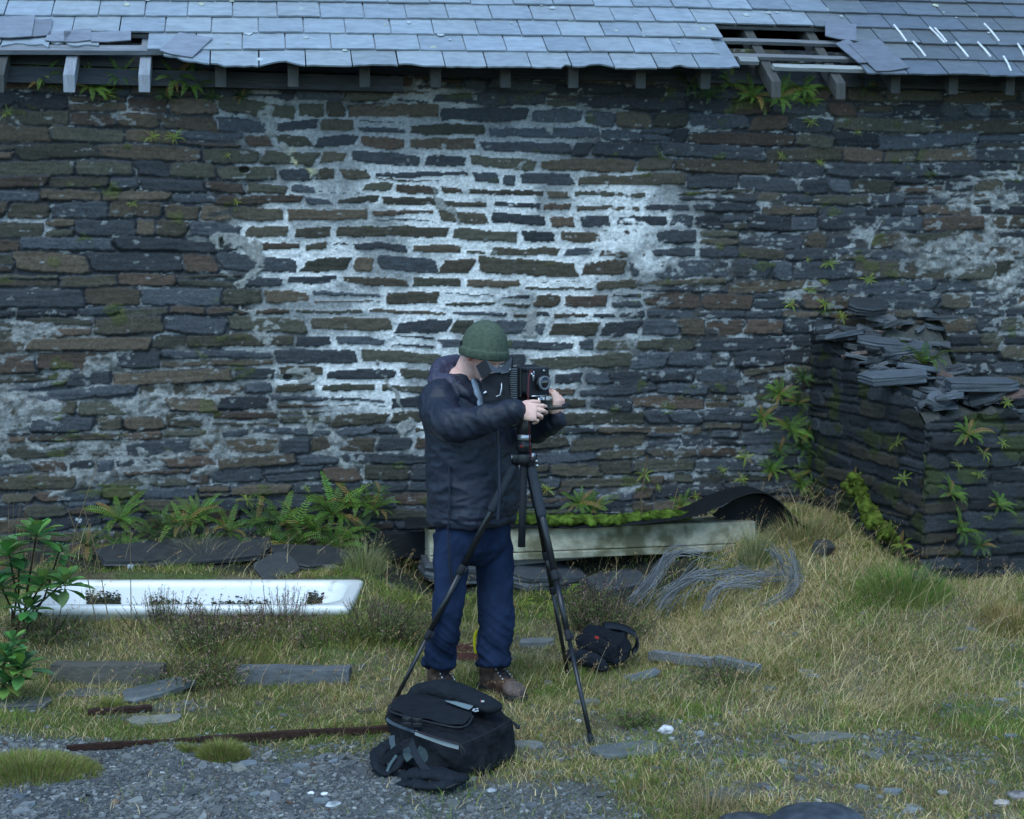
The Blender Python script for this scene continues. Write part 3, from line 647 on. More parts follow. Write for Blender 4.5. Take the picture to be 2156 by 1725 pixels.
def scatter(n, dens, zr=(4.55, 9.2), xr=(-2.6, 3.5)):
    b = RNG.uniform(zr[0], zr[1], n); a = RNG.uniform(xr[0], xr[1], n)
    ok = np.abs(a) < b*.36+.35
    a, b = a[ok], b[ok]; x = RT.x*a+FW.x*b; y = RT.y*a+FW.y*b
    k = (y < WALL_Y-.05) & ~((x > RXL-.02) & (x < RXR) & (y > RYF-.02))
    x, y = x[k], y[k]; k = RNG.random(len(x)) < dens(x, y)
    return x[k], y[k]
def palette(cols, wts, n, x, y, jit=.25):
    cols = np.array(cols); i = RNG.choice(len(cols), n, p=np.array(wts)/sum(wts)); c = cols[i]*RNG.uniform(1-jit, 1+jit, (n, 1))
    return c*(.72+.56*fb2(x*2.1, y*2.1, 91, 3))[:, None]
GREEN, OLIVE, STRAW, TAN, BROWN = (.155, .225, .040), (.27, .27, .070), (.72, .56, .30), (.56, .40, .19), (.32, .18, .08)
trk = []  # bath footprint, planks: no grass through them
def clearm(x, y):
    a, b = xc(x, y), zc(x, y)
    return 1-((a > -2.45) & (a < -.82) & (b > 7.12) & (b < 7.72)).astype(float)
def turfd(x, y):
    g = gravel_mask(x, y); n = ss(fb2(x*4, y*6, 93, 3), .25, .6)
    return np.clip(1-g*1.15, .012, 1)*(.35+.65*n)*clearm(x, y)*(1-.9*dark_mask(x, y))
GV, GF, GC = [], [], []; off = 0
def push(r):
    global off
    GV.append(r[0]); GF.append(r[1]+off); GC.append(r[2]); off += len(r[0])
x, y = scatter(560000, turfd); n = len(x); d = dry_mask(x, y)
h = RNG.uniform(.014, .06, n)*(.35+1.3*fb2(x*3, y*3, 94, 3))*(.5+1.0*fb2(x*14, y*14, 94, 2)); gi = RNG.random(n) < d*.55
c = palette([GREEN, OLIVE, STRAW, TAN, BROWN], [.36, .30, .12, .10, .12], n, x, y)
gp = ss(fb2(x*1.6, y*2.2, 97, 3), .5, .62); c = c*(1-.0*gp[:, None]); c = np.where((RNG.random(n) < gp*.6)[:, None], np.array(GREEN)*RNG.uniform(.8, 1.5, (n, 1)), c)
cd = palette([OLIVE, STRAW, TAN, BROWN], [.2, .35, .3, .15], n, x, y); c[gi] = cd[gi]
push(blades(n, x, y, gz(x, y)-.004, h, RNG.uniform(.0022, .0045, n)*np.where(RNG.random(n) < .08, 1.8, 1), RNG.uniform(.3, 1.2, n), RNG.uniform(0, 6.28, n), c, 2))
# longer arching grass, dry on the right-hand slope
def longd(x, y):
    a, b = xc(x, y), zc(x, y); d = ss(a, .45, 1.0)*ss(b, 5.9, 6.35)*ss(8.5-b, 0, .5)
    d = d*(.10+.9*ss(fb2(x*2.6, y*3.2, 95, 3), .40, .66))
    d2 = .45*ss(b, 6.5, 6.9)*ss(fb2(x*3, y*3, 96, 3), .42, .62)
    return np.clip(np.maximum(d, d2), .02, 1)*(1-gravel_mask(x, y))*clearm(x, y)*(1-.88*dark_mask(x, y))
x, y = scatter(170000, longd); n = len(x); d = dry_mask(x, y); a, b = xc(x, y), zc(x, y)
c = palette([STRAW, TAN, OLIVE, GREEN], [.5, .22, .2, .08], n, x, y); cg = palette([GREEN, OLIVE, STRAW], [.5, .35, .15], n, x, y)
gg = (RNG.random(n) < .8*ss(b-7.3-.0*a, 0, .6)*ss(fb2(x*2, y*2, 98, 3), .4, .6)) | (RNG.random(n) < .5*(a < .6)); c[gg] = cg[gg]
push(blades(n, x, y, gz(x, y)-.005, RNG.uniform(.03, .115, n)*(.6+.8*fb2(x*2, y*2, 99, 2)), RNG.uniform(.0016, .003, n), RNG.uniform(.5, 1.5, n), RNG.normal(.3-YAW, 1.3, n), c, 4, .8))
# tall wispy seed stems
x, y = scatter(4200, lambda x, y: np.clip(.35+.65*ss(xc(x, y), .3, 1.2), 0, 1)*(1-.85*gravel_mask(x, y))*clearm(x, y)*ss(zc(x, y), 5.2, 6.2)); n = len(x)
h = RNG.uniform(.11, .30, n); ln = RNG.uniform(.3, 1.1, n); az = RNG.normal(.2-YAW, .9, n); c = palette([STRAW, TAN, (.34, .30, .18)], [.5, .3, .2], n, x, y)
push(blades(n, x, y, gz(x, y), h, np.full(n, .0028), ln, az, c, 5, .6))
m = 12   # little spikelets at the tips
tt = RNG.uniform(.72, 1.0, (n, m)); ox = np.cos(az)[:, None]*(ln*h)[:, None]*tt**1.6; oy = np.sin(az)[:, None]*(ln*h)[:, None]*tt**1.6
zz = gz(x, y)[:, None]+h[:, None]*np.sqrt(np.maximum(1-ln**2*.35, .2))[:, None]*tt*(1-.28*ln[:, None]*tt)
X_ = (x[:, None]+ox+RNG.normal(0, .005, (n, m))).ravel(); Y_ = (y[:, None]+oy+RNG.normal(0, .005, (n, m))).ravel(); cc = np.repeat(c, m, 0)*np.array([.8, .66, .6])
push(blades(n*m, X_, Y_, zz.ravel(), RNG.uniform(.006, .014, n*m), np.full(n*m, .003), RNG.uniform(.2, 1, n*m), RNG.uniform(0, 6.28, n*m), cc, 2))
me = np_mesh('grass', np.concatenate(GV), np.concatenate(GF), np.concatenate(GC)); tag(link('grass', me, M['grass'], base=(0, 0, 0)), 'green turf and straw-coloured wispy grass covering the yard', 'grass', kind='stuff')
# gravel chips
x, y = scatter(300000, lambda x, y: np.clip(gravel_mask(x, y), .03, 1)*(.25+.75*ss(fb2(x*7, y*7, 81, 3), .3, .6)), zr=(4.5, 7.4)); n = len(x)
s = RNG.lognormal(-5.15, .42, n); s[RNG.random(n) < .010] *= 2.8; k = 5; th = RNG.uniform(0, 6.28, n)[:, None]+np.arange(k)*2*math.pi/k+RNG.uniform(-.4, .4, (n, k))
r = s[:, None]*RNG.uniform(.6, 1.25, (n, k)); asp = RNG.uniform(.4, 1, n)[:, None]; ro = RNG.uniform(0, 3.14, n)[:, None]
lx = r*np.cos(th); ly = r*np.sin(th)*asp; X_ = lx*np.cos(ro)-ly*np.sin(ro); Y_ = lx*np.sin(ro)+ly*np.cos(ro)
tx = RNG.normal(0, .22, n)[:, None]; ty = RNG.normal(0, .22, n)[:, None]; Z0 = (gz(x, y)+s*.25)[:, None]+X_*tx+Y_*ty
top_ = np.stack([x[:, None]+X_, y[:, None]+Y_, Z0+s[:, None]*.12], -1); bot = np.stack([x[:, None]+X_*1.05, y[:, None]+Y_*1.05, Z0-s[:, None]*.35], -1)
P = np.concatenate([top_, bot], 1); bs = (np.arange(n)*2*k)[:, None]
sides = np.array([[i, i+k, (i+1) % k+k, (i+1) % k] for i in range(k)]); Fq = (bs[:, None, :]+sides[None]).reshape(-1, 4); tp = (bs+np.arange(k)).reshape(-1, k)
cl = np.array([(.13, .132, .128), (.19, .19, .18), (.10, .105, .105), (.15, .145, .12), (.30, .30, .28), (.15, .10, .07)])[RNG.choice(6, n, p=[.38, .2, .24, .12, .04, .02])]*RNG.uniform(.65, 1.3, (n, 1))
me = np_mesh('gravel', P.reshape(-1, 3), list(Fq)+list(tp), np.repeat(cl, 2*k, 0)); tag(link('gravel', me, M['gravel'], base=(0, 0, 0)), 'blue grey slate chippings scattered over the bare ground', 'gravel', kind='stuff')

# ---------------------------------------------------------------- ferns
def fern_mesh(seed, nf, L, col, up=.6, spread=math.pi, narrow=False):
    q = random.Random(seed); V_, F_, C_ = [], [], []
    for i in range(nf):
        az = (i+q.random()*.7)/nf*2*spread-spread; l = L*q.uniform(.6, 1.1); el = up*q.uniform(.6, 1.35); drop = q.uniform(.4, 1.3)
        f_ = q.uniform(.5, 1.35); cb = tuple(c*f_*q.uniform(.9, 1.1) for c in col) if q.random() > .08 else (.26, .17, .05); n = 21; P = []
        bz = az
        for k in range(n+1):
            t = k/n; e = el-drop*1.6*t*t
            if k == 0: p = Vector((0, 0, 0))
            else: p = P[-1]+Vector((math.cos(bz)*math.cos(e), math.sin(bz)*math.cos(e), math.sin(e)))*(l/n)
            bz += q.uniform(-.06, .06); P.append(p)
        for k in range(1, n):
            t = k/n; d = (P[k+1]-P[k-1]).normalized(); sd = d.cross(Vector((0, 0, 1))); sd = sd.normalized() if sd.length > .01 else Vector((1, 0, 0)); nn = sd.cross(d)
            w_ = l*(.105 if narrow else .19)*math.sin(math.pi*min(1, .12+t*.9))**.7*q.uniform(.85, 1.1); hw = l/n*.30
            for s in (-1, 1):
                b = len(V_); tip = P[k]+sd*s*w_+d*w_*.35+nn*w_*q.uniform(-.25, .15); mid = P[k].lerp(tip, .55)
                V_ += [P[k]-d*hw*.8, P[k]+d*hw*.8, mid+d*hw, tip, mid-d*hw]; F_ += [(b, b+1, b+2, b+4), (b+4, b+2, b+3)]
                c = tuple(x*q.uniform(.8, 1.2) for x in cb); C_ += [c]*5
        for k in range(n):
            b = len(V_); d = Vector((0, 0, .0015*(L/.15)))
            V_ += [P[k]-d, P[k]+d, P[k+1]+d*.6, P[k+1]-d*.6]; F_ += [(b, b+1, b+2, b+3)]; C_ += [(.05, .045, .02)]*4
    return np_mesh('fern', np.array([tuple(v) for v in V_]), F_, np.array(C_))
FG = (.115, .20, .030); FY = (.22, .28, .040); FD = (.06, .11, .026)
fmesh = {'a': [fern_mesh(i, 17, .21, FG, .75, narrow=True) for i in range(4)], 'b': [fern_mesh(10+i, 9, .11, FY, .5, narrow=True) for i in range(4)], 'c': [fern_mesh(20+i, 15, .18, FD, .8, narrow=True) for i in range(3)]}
for k_ in fmesh.values():
    for m_ in k_: m_.materials.append(M['fern'])
nfern = 0
def fern(p, kind, scale, label, group, tilt=0.0, tiltx=0., cat='fern', name='fern'):
    global nfern
    o = bpy.data.objects.new(name, fmesh[kind][nfern % len(fmesh[kind])]); nfern += 1; COL.objects.link(o)
    o.location = p; o.rotation_euler = (tilt, tiltx, random.uniform(0, 6.28)) if not tilt else (tilt, 0, random.uniform(-.5, .5)); o.scale = (scale,)*3
    return tag(o, label, cat, group)
def wallfern(px, py, sc_, kind, label, group):
    p = atY(px, py, WALL_Y-.02)
    o = fern(p, kind, sc_*.8, label, group); 
    o.rotation_euler = (Matrix.Rotation(.95, 3, 'X') @ Matrix.Rotation(random.uniform(0, 6.28), 3, 'Z')).to_euler(); return o
G1 = 'ferns rooted under the eave'
for px, py, s, k, lab in [(90,165,.9,'a','leftmost fern of the row under the eave'),(112,180,.6,'b','small fern just right of the leftmost eave fern'),(195,185,1.0,'a','fern between the first two exposed rafters'),(225,200,.7,'b','small fern below and right of the fern between the rafters'),(255,160,.8,'a','upper fern beside the second exposed rafter'),(370,165,1.15,'a','large fern just right of the second exposed rafter'),(400,175,1.05,'a','arching fern right beside the large one after the second rafter'),(350,205,.7,'c','dark small fern below the large one after the second rafter'),(445,205,.6,'c','dim little fern in shade under the ragged eave corner'),(510,205,.6,'c','dim fern furthest right of the left eave group'),
  (1450,175,1.1,'c','dark fern in the shade left of the roof hole'),(1490,205,1.0,'c','dark drooping fern at the lower left of the roof hole'),(1540,175,.8,'a','fern right under the left edge of the roof hole'),(1585,205,1.25,'a','bushy hanging fern under the roof hole'),(1640,205,1.1,'a','fern below the first rafter of the roof hole'),(1685,190,1.15,'a','long-fronded fern between the two rafters of the roof hole'),(1700,215,.7,'a','small drooping fern below the long-fronded one'),(1755,195,.6,'b','little fern at the foot of the second rafter of the roof hole'),(1820,185,.9,'c','shaded fern right of the roof hole rafters'),(1705,258,.75,'b','lone bright fern on the wall below the roof hole'),(1805,280,.5,'b','tiny fern on the wall right of the lone bright one')]:
    wallfern(px, py, s, k, lab, G1)
G2 = 'small ferns growing in the wall joints'
for px, py, s, k, lab in [(15,238,.7,'b','pale fern at the far left edge of the wall'),(320,290,.8,'b','left of two pale ferns high on the left of the wall'),(367,290,.8,'b','right of two pale ferns high on the left of the wall'),(478,328,.4,'b','tiny fern tuft left of the white patch top'),(278,430,.5,'b','tiny pale fern on brown stones at middle left'),(498,425,.45,'b','tiny fern close to the left border of the white patch'),
  (1645,330,.5,'b','small dark fern in a vertical joint below the roof hole'),(1727,345,.6,'b','hanging fern in the joint right of the small dark one'),(1745,555,1.0,'b','bright yellow-green fern tuft above the ruin'),(1700,545,.5,'b','small sprig left of the bright yellow-green tuft'),(1828,590,.8,'b','spindly fern sprig right of the bright tuft above the ruin'),(1735,595,.5,'b','spindly sprig under the bright tuft above the ruin'),(1705,612,.7,'b','fan of narrow fronds left above the ruin top'),(1665,640,.8,'b','star-shaped fern furthest left above the ruin'),(1735,640,.8,'b','fern touching the top left corner of the ruin'),(1770,668,.9,'b','broad fern on the left end of the ruin heap'),
  (1605,880,.8,'a','fern spreading left of the dark corner clump'),(1570,962,1.0,'b','pale fern halfway up the wall left of the corner'),(1520,990,.5,'b','small fern sprig left of the pale halfway fern'),(1465,1045,.6,'b','small fern above the mossy trough near its middle'),(1435,1065,.8,'a','leafy fern just above the moss right of centre'),(1560,1010,.8,'b','pale fern above the arch of black rubber'),(1500,1075,.5,'b','small star fern over the trough right end'),
  (1150,1030,.9,'b','yellowish fern beside the tripod leg'),(1220,1060,1.0,'a','upright single-fronded fern on the moss beside the tripod'),(1250,1068,.8,'a','low fern right of the upright one on the moss'),(1355,1000,.9,'b','thin climbing fern stem above the middle of the trough'),(1385,1028,.45,'b','tiny fern right of the thin climbing stem'),(645,1030,.5,'b','small fern sprig on the lower wall left of the figure')]:
    wallfern(px, py, s, k, lab, G2)
G3 = 'ferns massed in the corner by the ruin'
for i, (px, py, s) in enumerate([(1640,830,1.0),(1680,850,1.1),(1665,905,1.3),(1690,945,1.2),(1710,990,1.1),(1640,950,1.0),(1625,990,.9),(1700,910,1.1),(1715,1030,.9),(1690,800,.9),(1685,1020,1.)]):
    wallfern(px, py, s*.85, 'c' if i % 2 else 'a', ['highest hanging fern of the corner clump','broad arching fern in the upper corner clump','largest star-shaped fern in the corner clump','dark drooping fern in the middle of the corner clump','dark fern low in the corner against the ruin','fern on the left edge of the corner clump','lowest left fern of the corner clump','fern half behind the largest of the corner clump','lowest fern tight in the corner','short fern at the ruin top in the corner','brownish fern at the base of the corner clump'][i], G3)
G4 = 'ferns on the ruined stub wall'
def endfern(px, py, s, k, lab):
    p = atY(px, py, RYF-.03); o = fern(p, k, s*.72, lab, G4); o.rotation_euler = (.8, 0, random.uniform(-.6, .6)); return o
for a in [(2035,915,1.0,'a','dark fern near the top of the ruin end face'),(2070,955,.9,'b','pale fern right of centre high on the ruin end face'),(2110,935,.6,'b','small fern at the right edge of the ruin end face'),(2015,980,.6,'b','small fern beside the corner of the ruin'),(2060,1000,.7,'b','fern in mid-height of the ruin end face'),(2000,1040,.9,'a','fern right of the corner at two thirds down'),(2100,1065,.8,'a','fern low at the right of the ruin end face'),(2020,1115,1.0,'a','fern near the foot of the ruin corner'),(2080,1090,.5,'b','tiny fern near the foot of the end face'),(2065,1150,.8,'c','fern in the grass at the foot of the end face'),(2120,850,.6,'b','fern at the right end of the rubble heap')]: endfern(*a)
p = atY(1945, 768, RYF+.75); fern(p, 'a', 1.2, 'bright fern growing out of the rubble heap', G4)
for px, py, t, s, lab in [(1890,935,.12,.7,'small fern on the ruin side face near its front edge'),(1800,1010,.45,1.0,'upper frond of the yellow-green growth on the ruin side face'),(1815,1050,.38,1.1,'fern in the middle of the growth on the ruin side face'),(1840,1090,.3,1.1,'fern at the lower part of the growth on the ruin side face'),(1875,1120,.18,1.2,'fern at the foot of the ruin side face'),(1900,1150,.1,1.1,'lowest fern in front of the ruin side face'),(1905,1010,.16,.7,'small mossy fern halfway on the ruin side face')]:
    p = atX(px, py, RXL-.03); o = fern(p, 'b', s, lab, G4); o.rotation_euler = (0, -.8, random.uniform(-.6, .6))
mosspad('moss_cushion', [atX(1805, 1010, RXL-.01), atX(1825, 1060, RXL-.01), atX(1850, 1100, RXL-.02), atX(1880, 1140, RXL-.02)], .06, (.09, .12, .02), None, 260, 8, .9)
tag([o for o in COL.objects if o.name.startswith('moss_cushion')][0], 'yellow green moss hanging down the ruin side face', 'moss')
G5 = 'ferns along the foot of the wall'
base_f = [(255,1095,1.0,'a','fern high on the wall foot furthest left'),(185,1150,1.0,'a','fern above the left end of the bathtub'),(262,1165,1.05,'a','fern above the bathtub right of the dead stalks'),(150,1190,1.1,'c','dark fern behind the shrub at the left'),(340,1110,1.0,'a','upright fern left of the fern bank'),(385,1110,1.3,'a','large fern in the left of the fern bank'),(360,1160,1.25,'a','low wide fern under the large left one'),(430,1150,1.2,'c','bluish dark fern in the middle of the bank'),(420,1090,.8,'a','small fern at the top of the fern bank'),(480,1120,1.1,'a','fern in the bank beside the dead grass tuft'),(500,1170,1.1,'b','yellowing fern at the bottom of the bank'),(540,1100,1.2,'a','arching fern left of the tallest one'),(590,1110,1.5,'a','tallest brightest fern in the bank'),(620,1150,1.4,'a','fern spreading below the tallest one'),(660,1120,1.3,'a','fern right of the tallest one'),(570,1160,1.2,'a','fern low between the bank ferns'),(700,1080,1.2,'a','fern reaching up on the right of the bank'),(745,1070,1.1,'a','rightmost tall fern before the black slab'),(780,1075,1.1,'a','fern against the wall just left of the black slab'),(710,1150,1.1,'a','low fern at the right end of the bank'),(760,1120,.9,'b','pale fern hanging beside the black slab'),(600,1065,.7,'b','small rusty fern above the bank'),(520,1055,.7,'b','small fern on the wall above the bank'),(800,1040,.6,'b','small fern above the black slab')]
for px, py, s, k, lab in base_f:
    Yv = WALL_Y-.10-.12*ss(py, 1060, 1170); p = atY(px, py, float(Yv)); k = random.choice([k, k, k, 'c']); o = fern(p, k, s*random.uniform(.85, 1.25), lab, G5); o.rotation_euler = (Matrix.Rotation(random.uniform(-.3, .4), 3, 'Y') @ Matrix.Rotation(random.uniform(.1, .8), 3, 'X') @ Matrix.Rotation(random.uniform(0, 6.28), 3, 'Z')).to_euler()
# soil bank that carries them
mosspad('moss_bank', [atY(-40, 1215, WALL_Y-.12), atY(200, 1215, WALL_Y-.12), atY(420, 1200, WALL_Y-.12), atY(620, 1195, WALL_Y-.12), atY(760, 1200, WALL_Y-.12)], .16, (.035, .045, .018), None, 420, 9, .5)
tag([o for o in COL.objects if o.name.startswith('moss_bank')][0], 'dark mossy bank under the ferns at the wall foot', 'moss bank', kind='stuff')
G6 = 'ferns behind the tripod at the wall foot'
for px, py, s, k, lab in [(875,1258,.9,'b','low green fern left of the figure\'s knees'),(1110,1245,1.3,'b','bright fern between the jeans and the tripod legs'),(1150,1255,1.3,'b','bright fern right behind the tripod leg'),(1190,1250,1.2,'b','yellowing fern right of the tripod leg'),(1090,1270,1.0,'b','bright fern just beside the jeans'),(1225,1265,1.0,'b','pale fern further right behind the tripod'),(860,1170,.6,'b','single leafy sprig in the black hollow'),(990,1255,.7,'b','green sprig showing between the legs')]:
    p = hit(px, py+18); fern(p+Vector((0, 0, .02)), k, s*1.5, lab, G6)
# ---------------------------------------------------------------- broad leaf shrub
def leaf_shapes(mb, base, d, L, w, col, q, droop=.3):
    d = d.normalized(); s = d.cross(Vector((0, 0, 1))); s = s.normalized() if s.length > .05 else Vector((1, 0, 0)); n = s.cross(d)
    prof = [(0, .10), (.15, .25), (.4, .85), (.62, 1), (.82, .7), (.94, .3), (1, .02)]; vs = []
    for t, ww in prof:
        c = base+d*L*t-Vector((0, 0, 1))*droop*L*t*t; hw = w/2*ww
        vs += [c-s*hw+n*hw*.35, c-n*0, c+s*hw+n*hw*.35]
    fs = []
    for k in range(len(prof)-1):
        a = 3*k; fs += [(a, a+1, a+4, a+3), (a+1, a+2, a+5, a+4)]
    mb.add(vs, fs, tuple(x*q.uniform(.75, 1.3) for x in col))
def shrub(rosettes, root, d0, label, seed):
    q = random.Random(seed); r = hit(*root); t = thing('broadleaf_shrub', label, 'shrub', r, 'shrubs at the left edge')
    st = MB(); lf = MB(); st.cur = (.045, .03, .02)
    for (px, py, sz) in rosettes:
        c = Q(px, py, d0+q.uniform(-.12, .12)); mid = (r+c)/2+Vector((q.uniform(-.05, .05), q.uniform(-.05, .05), 0))
        st.tube([r+Vector((q.uniform(-.05, .05), q.uniform(-.05, .05), -.02)), mid, c], [.007, .005, .004], 6)
        for lay, (el, cnt, k) in enumerate(((1.15, 3, .7), (.65, 5, 1.0), (.2, 6, 1.1), (-.2, 3, .95))):
            for i in range(cnt):
                az = (i+q.random()*.6+lay*.4)/cnt*2*math.pi; e = el+q.uniform(-.2, .2)
                leaf_shapes(lf, c-Vector((0, 0, .014*lay)), Vector((math.cos(az)*math.cos(e), math.sin(az)*math.cos(e), math.sin(e))), .128*sz*k*q.uniform(.85, 1.15), .056*sz, (.085, .20, .055) if q.random() < .7 else (.14, .25, .06), q, .2)
    emit(st, 'stem', M['wood'], t); emit(lf, 'foliage', M['leaf'], t, True)
shrub([(78,1120,1.05),(18,1160,1.2),(125,1160,.6),(92,1225,1.0),(138,1222,.95),(60,1275,.9),(0,1230,1.1),(40,1195,.8)], (38, 1345), 6.75, 'tall broad-leaved green shrub growing in front of the left end of the bathtub', 3)
shrub([(45,1400,1.0),(8,1375,.9),(15,1430,.95),(28,1345,.6)], (15, 1460), 6.35, 'low broad-leaved green shrub at the lower left edge', 4)
# ---------------------------------------------------------------- heather
def heather(px, py, r, h, label, seed, purple=.5, n=150, d=None):
    q = random.Random(seed); p0 = hit(px, py) if d is None else d; st = MB(); V_, F_, C_ = [], [], []
    rng = np.random.default_rng(seed)
    for i in range(n):
        az = q.uniform(0, 6.28); rr = r*q.random()**.6; b = p0+Vector((math.cos(az)*rr*.55, math.sin(az)*rr*.4, -.01)); hh = h*q.uniform(.45, 1.35)*(1-.35*(rr/r)**2)
        tip = b+Vector((math.cos(az)*rr*.65+q.gauss(0, .02), math.sin(az)*rr*.45, hh)); mid = b.lerp(tip, .55)+Vector((q.gauss(0, .012), q.gauss(0, .012), .01))
        pr = q.random() < purple; cst = (.055, .035, .035)
        pts = [b, mid, tip]; s_ = Vector((RT.x, RT.y, 0))*.0013
        for k in range(2):
            bb = len(V_); V_ += [pts[k]-s_, pts[k]+s_, pts[k+1]+s_*.6, pts[k+1]-s_*.6]; F_.append((bb, bb+1, bb+2, bb+3)); C_ += [cst]*4
        m = 30
        for j in range(m):
            t = q.uniform(.22, 1); c = b.lerp(mid, t/.55) if t < .55 else mid.lerp(tip, (t-.55)/.45)
            c = c+Vector((q.gauss(0, .004), q.gauss(0, .004), q.gauss(0, .004))); ln = q.uniform(.006, .013)
            dd = Vector((q.gauss(0, 1), q.gauss(0, 1), q.uniform(0, 1.8))).normalized()*ln; sd = Vector((q.gauss(0, 1), q.gauss(0, 1), q.gauss(0, .5))).normalized()*ln*.25
            if pr and t > .6 and q.random() < .5: cc = q.choice([(.33, .19, .16), (.42, .28, .21), (.22, .12, .12)])
            else: cc = q.choice([(.115, .17, .04), (.15, .21, .06), (.09, .12, .04), (.18, .12, .07)])
            bb = len(V_); V_ += [c-sd, c+sd, c+dd]; F_.append((bb, bb+1, bb+2)); C_ += [cc]*3
    return tag(emit_arr('heather_bush', V_, F_, C_, M['heather']), label, 'heather', 'heather bushes')
def emit_arr(name, V_, F_, C_, mat, parent=None): return link(name, np_mesh(name, np.array([tuple(v) for v in V_]), F_, np.array(C_)), mat, parent)
for i, a in enumerate([(90,1345,.26,.11,'dark green heather under the shrub at the left end of the bathtub'),(190,1358,.26,.10,'heather in front of the left quarter of the bathtub',.3),(265,1368,.24,.13,'heather bush just left of the bathtub middle, seen against its rim'),(345,1362,.20,.25,'tall heather reaching over the middle of the bathtub rim'),(430,1368,.24,.20,'purple-brown heather in front of the centre of the bathtub',.8),(515,1366,.24,.20,'purple-brown heather right of the bathtub centre',.8),(590,1362,.20,.27,'tallest twiggy heather crossing the bathtub rim',.8),(660,1360,.20,.15,'heather in front of the right quarter of the bathtub',.7),(715,1350,.20,.10,'small heather at the right corner of the bathtub',.3),(790,1340,.26,.17,'green heather between bathtub and figure',.3),(850,1350,.24,.15,'heather right behind the left trouser leg',.4),(400,1440,.26,.13,'low dark heather between the two timber beams',.5),(470,1432,.20,.10,'low heather at the left end of the right-hand beam',.5),(1260,1330,.22,.26,'heather bush with reddish tips behind the small camera bag',.6),(1310,1345,.18,.16,'small heather at the right of the camera bag',.5),(1520,1440,.20,.10,'low dark heather in the grass right of the camera bag',.4),(1340,1530,.10,.07,'tiny heather sprig in the turf right of the tripod',.3)]):
    heather(a[0], a[1], a[2], a[3], a[4], 200+i, a[5] if len(a) > 5 else .45, int(45+330*a[2]*a[3]*8))
# bright grass tufts
def tuft(px, py, r, h, n, cols, label, name='grass_tuft', cat='grass tuft', lean=(.2, .8), up=0, wd=.003):
    p = hit(px, py); a = RNG.uniform(0, 6.28, n); rr = r*np.sqrt(RNG.random(n)); x = p.x+np.cos(a)*rr; y = p.y+np.sin(a)*rr*.7
    dome = np.sqrt(np.maximum(1-(rr/r)**2, .05)); hh = h*dome*RNG.uniform(.3, 1.4, n); cc = np.array(cols)[RNG.integers(0, len(cols), n)]*RNG.uniform(.6, 1.3, (n, 1))
    V_, F_, C_ = blades(n, x, y, gz(x, y)-.005+dome*r*up, hh, RNG.uniform(wd*.7, wd*1.2, n), RNG.uniform(lean[0], lean[1], n), a, cc, 4)
    return tag(link(name, np_mesh(name, V_, F_, C_), M['grass']), label, cat, 'grass tufts')
YG = [(.25, .30, .05), (.18, .26, .05), (.36, .30, .12), (.26, .20, .08)]
tuft(62, 1625, .28, .05, 9000, YG, 'bright yellow-green grass mat at the lower left edge', up=.06)
tuft(470, 1592, .11, .06, 4200, YG, 'round bright green tuft beside the rusty rail on the gravel', up=.12)
tuft(235, 1487, .06, .05, 900, YG, 'small green tuft beside the half-buried slate')
tuft(395, 1580, .05, .04, 700, YG, 'tiny green tuft left of the round one on the gravel edge')
tuft(770, 1135+60, .12, .2, 700, [(.2, .26, .08), (.36, .32, .16)], 'wispy grass tuft left of the black hollow')
tuft(430, 1185, .10, .22, 300, [(.34, .30, .22), (.25, .2, .15)], 'dead pale grass tuft hanging in the fern bank', lean=(.5, 1.4))
tuft(1590, 1195, .10, .24, 900, [(.15, .2, .07), (.34, .32, .16)], 'tall rush tuft at the right end of the concrete trough', lean=(.1, .5))
tuft(1900, 1245, .26, .16, 3500, [(.17, .27, .05), (.13, .22, .045), (.3, .28, .1)], 'lush green tuft on the slope below the ruin')
tuft(2140, 1330, .20, .12, 1600, [(.24, .22, .06), (.38, .25, .1)], 'brownish tuft at the right edge', lean=(.3, 1))
tuft(1690, 1165, .22, .18, 1600, [(.42, .33, .16), (.26, .18, .09), (.16, .23, .06)], 'brown grass at the foot of the corner by the ruin')
tuft(420, 1282, .10, .22, 500, [(.34, .32, .2), (.2, .2, .09)], 'pale grass growing out of the bathtub', lean=(.3, 1.1))
tuft(460, 1405, .3, .08, 2600, YG, 'yellow-green moss grass above the timber beams', up=.03)
tuft(740, 1375, .2, .10, 1600, YG, 'yellow-green grass clump at the left of the trousers', up=.03)
tuft(1490, 1712, .12, .16, 260, [(.36, .27, .14)], 'straw stems beside the small dark boulder', lean=(.2, .7))
tuft(20, 1230, .16, .55, 140, [(.24, .16, .08), (.2, .12, .06)], 'tall dry brown stalks at the left edge', lean=(.1, .35))
for px, py, L, ln, lab in ((200,1225,.36,-.35,'thin dead stalk leaning before the left of the bathtub'),(240,1300,.55,-.25,'long pale dead stalk crossing the left half of the bathtub'),(118,1240,.62,.35,'long dead stalk with a white seed head'),(275,1290,.42,0.02,'dead stalk with white tuft before the ferns')):
    p = Q(px, py, 7.0); b_ = MB(); tp = p+UP*L+RT*L*ln; b_.tube([p-UP*.2, p.lerp(tp, .5), tp], [.0028, .0024, .0015], 5, col=(.22, .16, .09)); t_ = thing('dead_stalk', lab, 'plant stalk', p-UP*.2, 'dead stalks at the bathtub'); emit(b_, 'stem', M['grass'], t_)
    if 'white' in lab:
        b_ = MB(); c_ = p+UP*L*.55+RT*L*ln*.55
        for k in range(26): v = Vector((random.gauss(0, 1), random.gauss(0, 1), random.gauss(0, .6))).normalized()*.016; b_.tube([c_, c_+v], .0016, 4, col=(.55, .58, .6), round_ends=False)
        emit(b_, 'seed_head', M['grass'], t_)

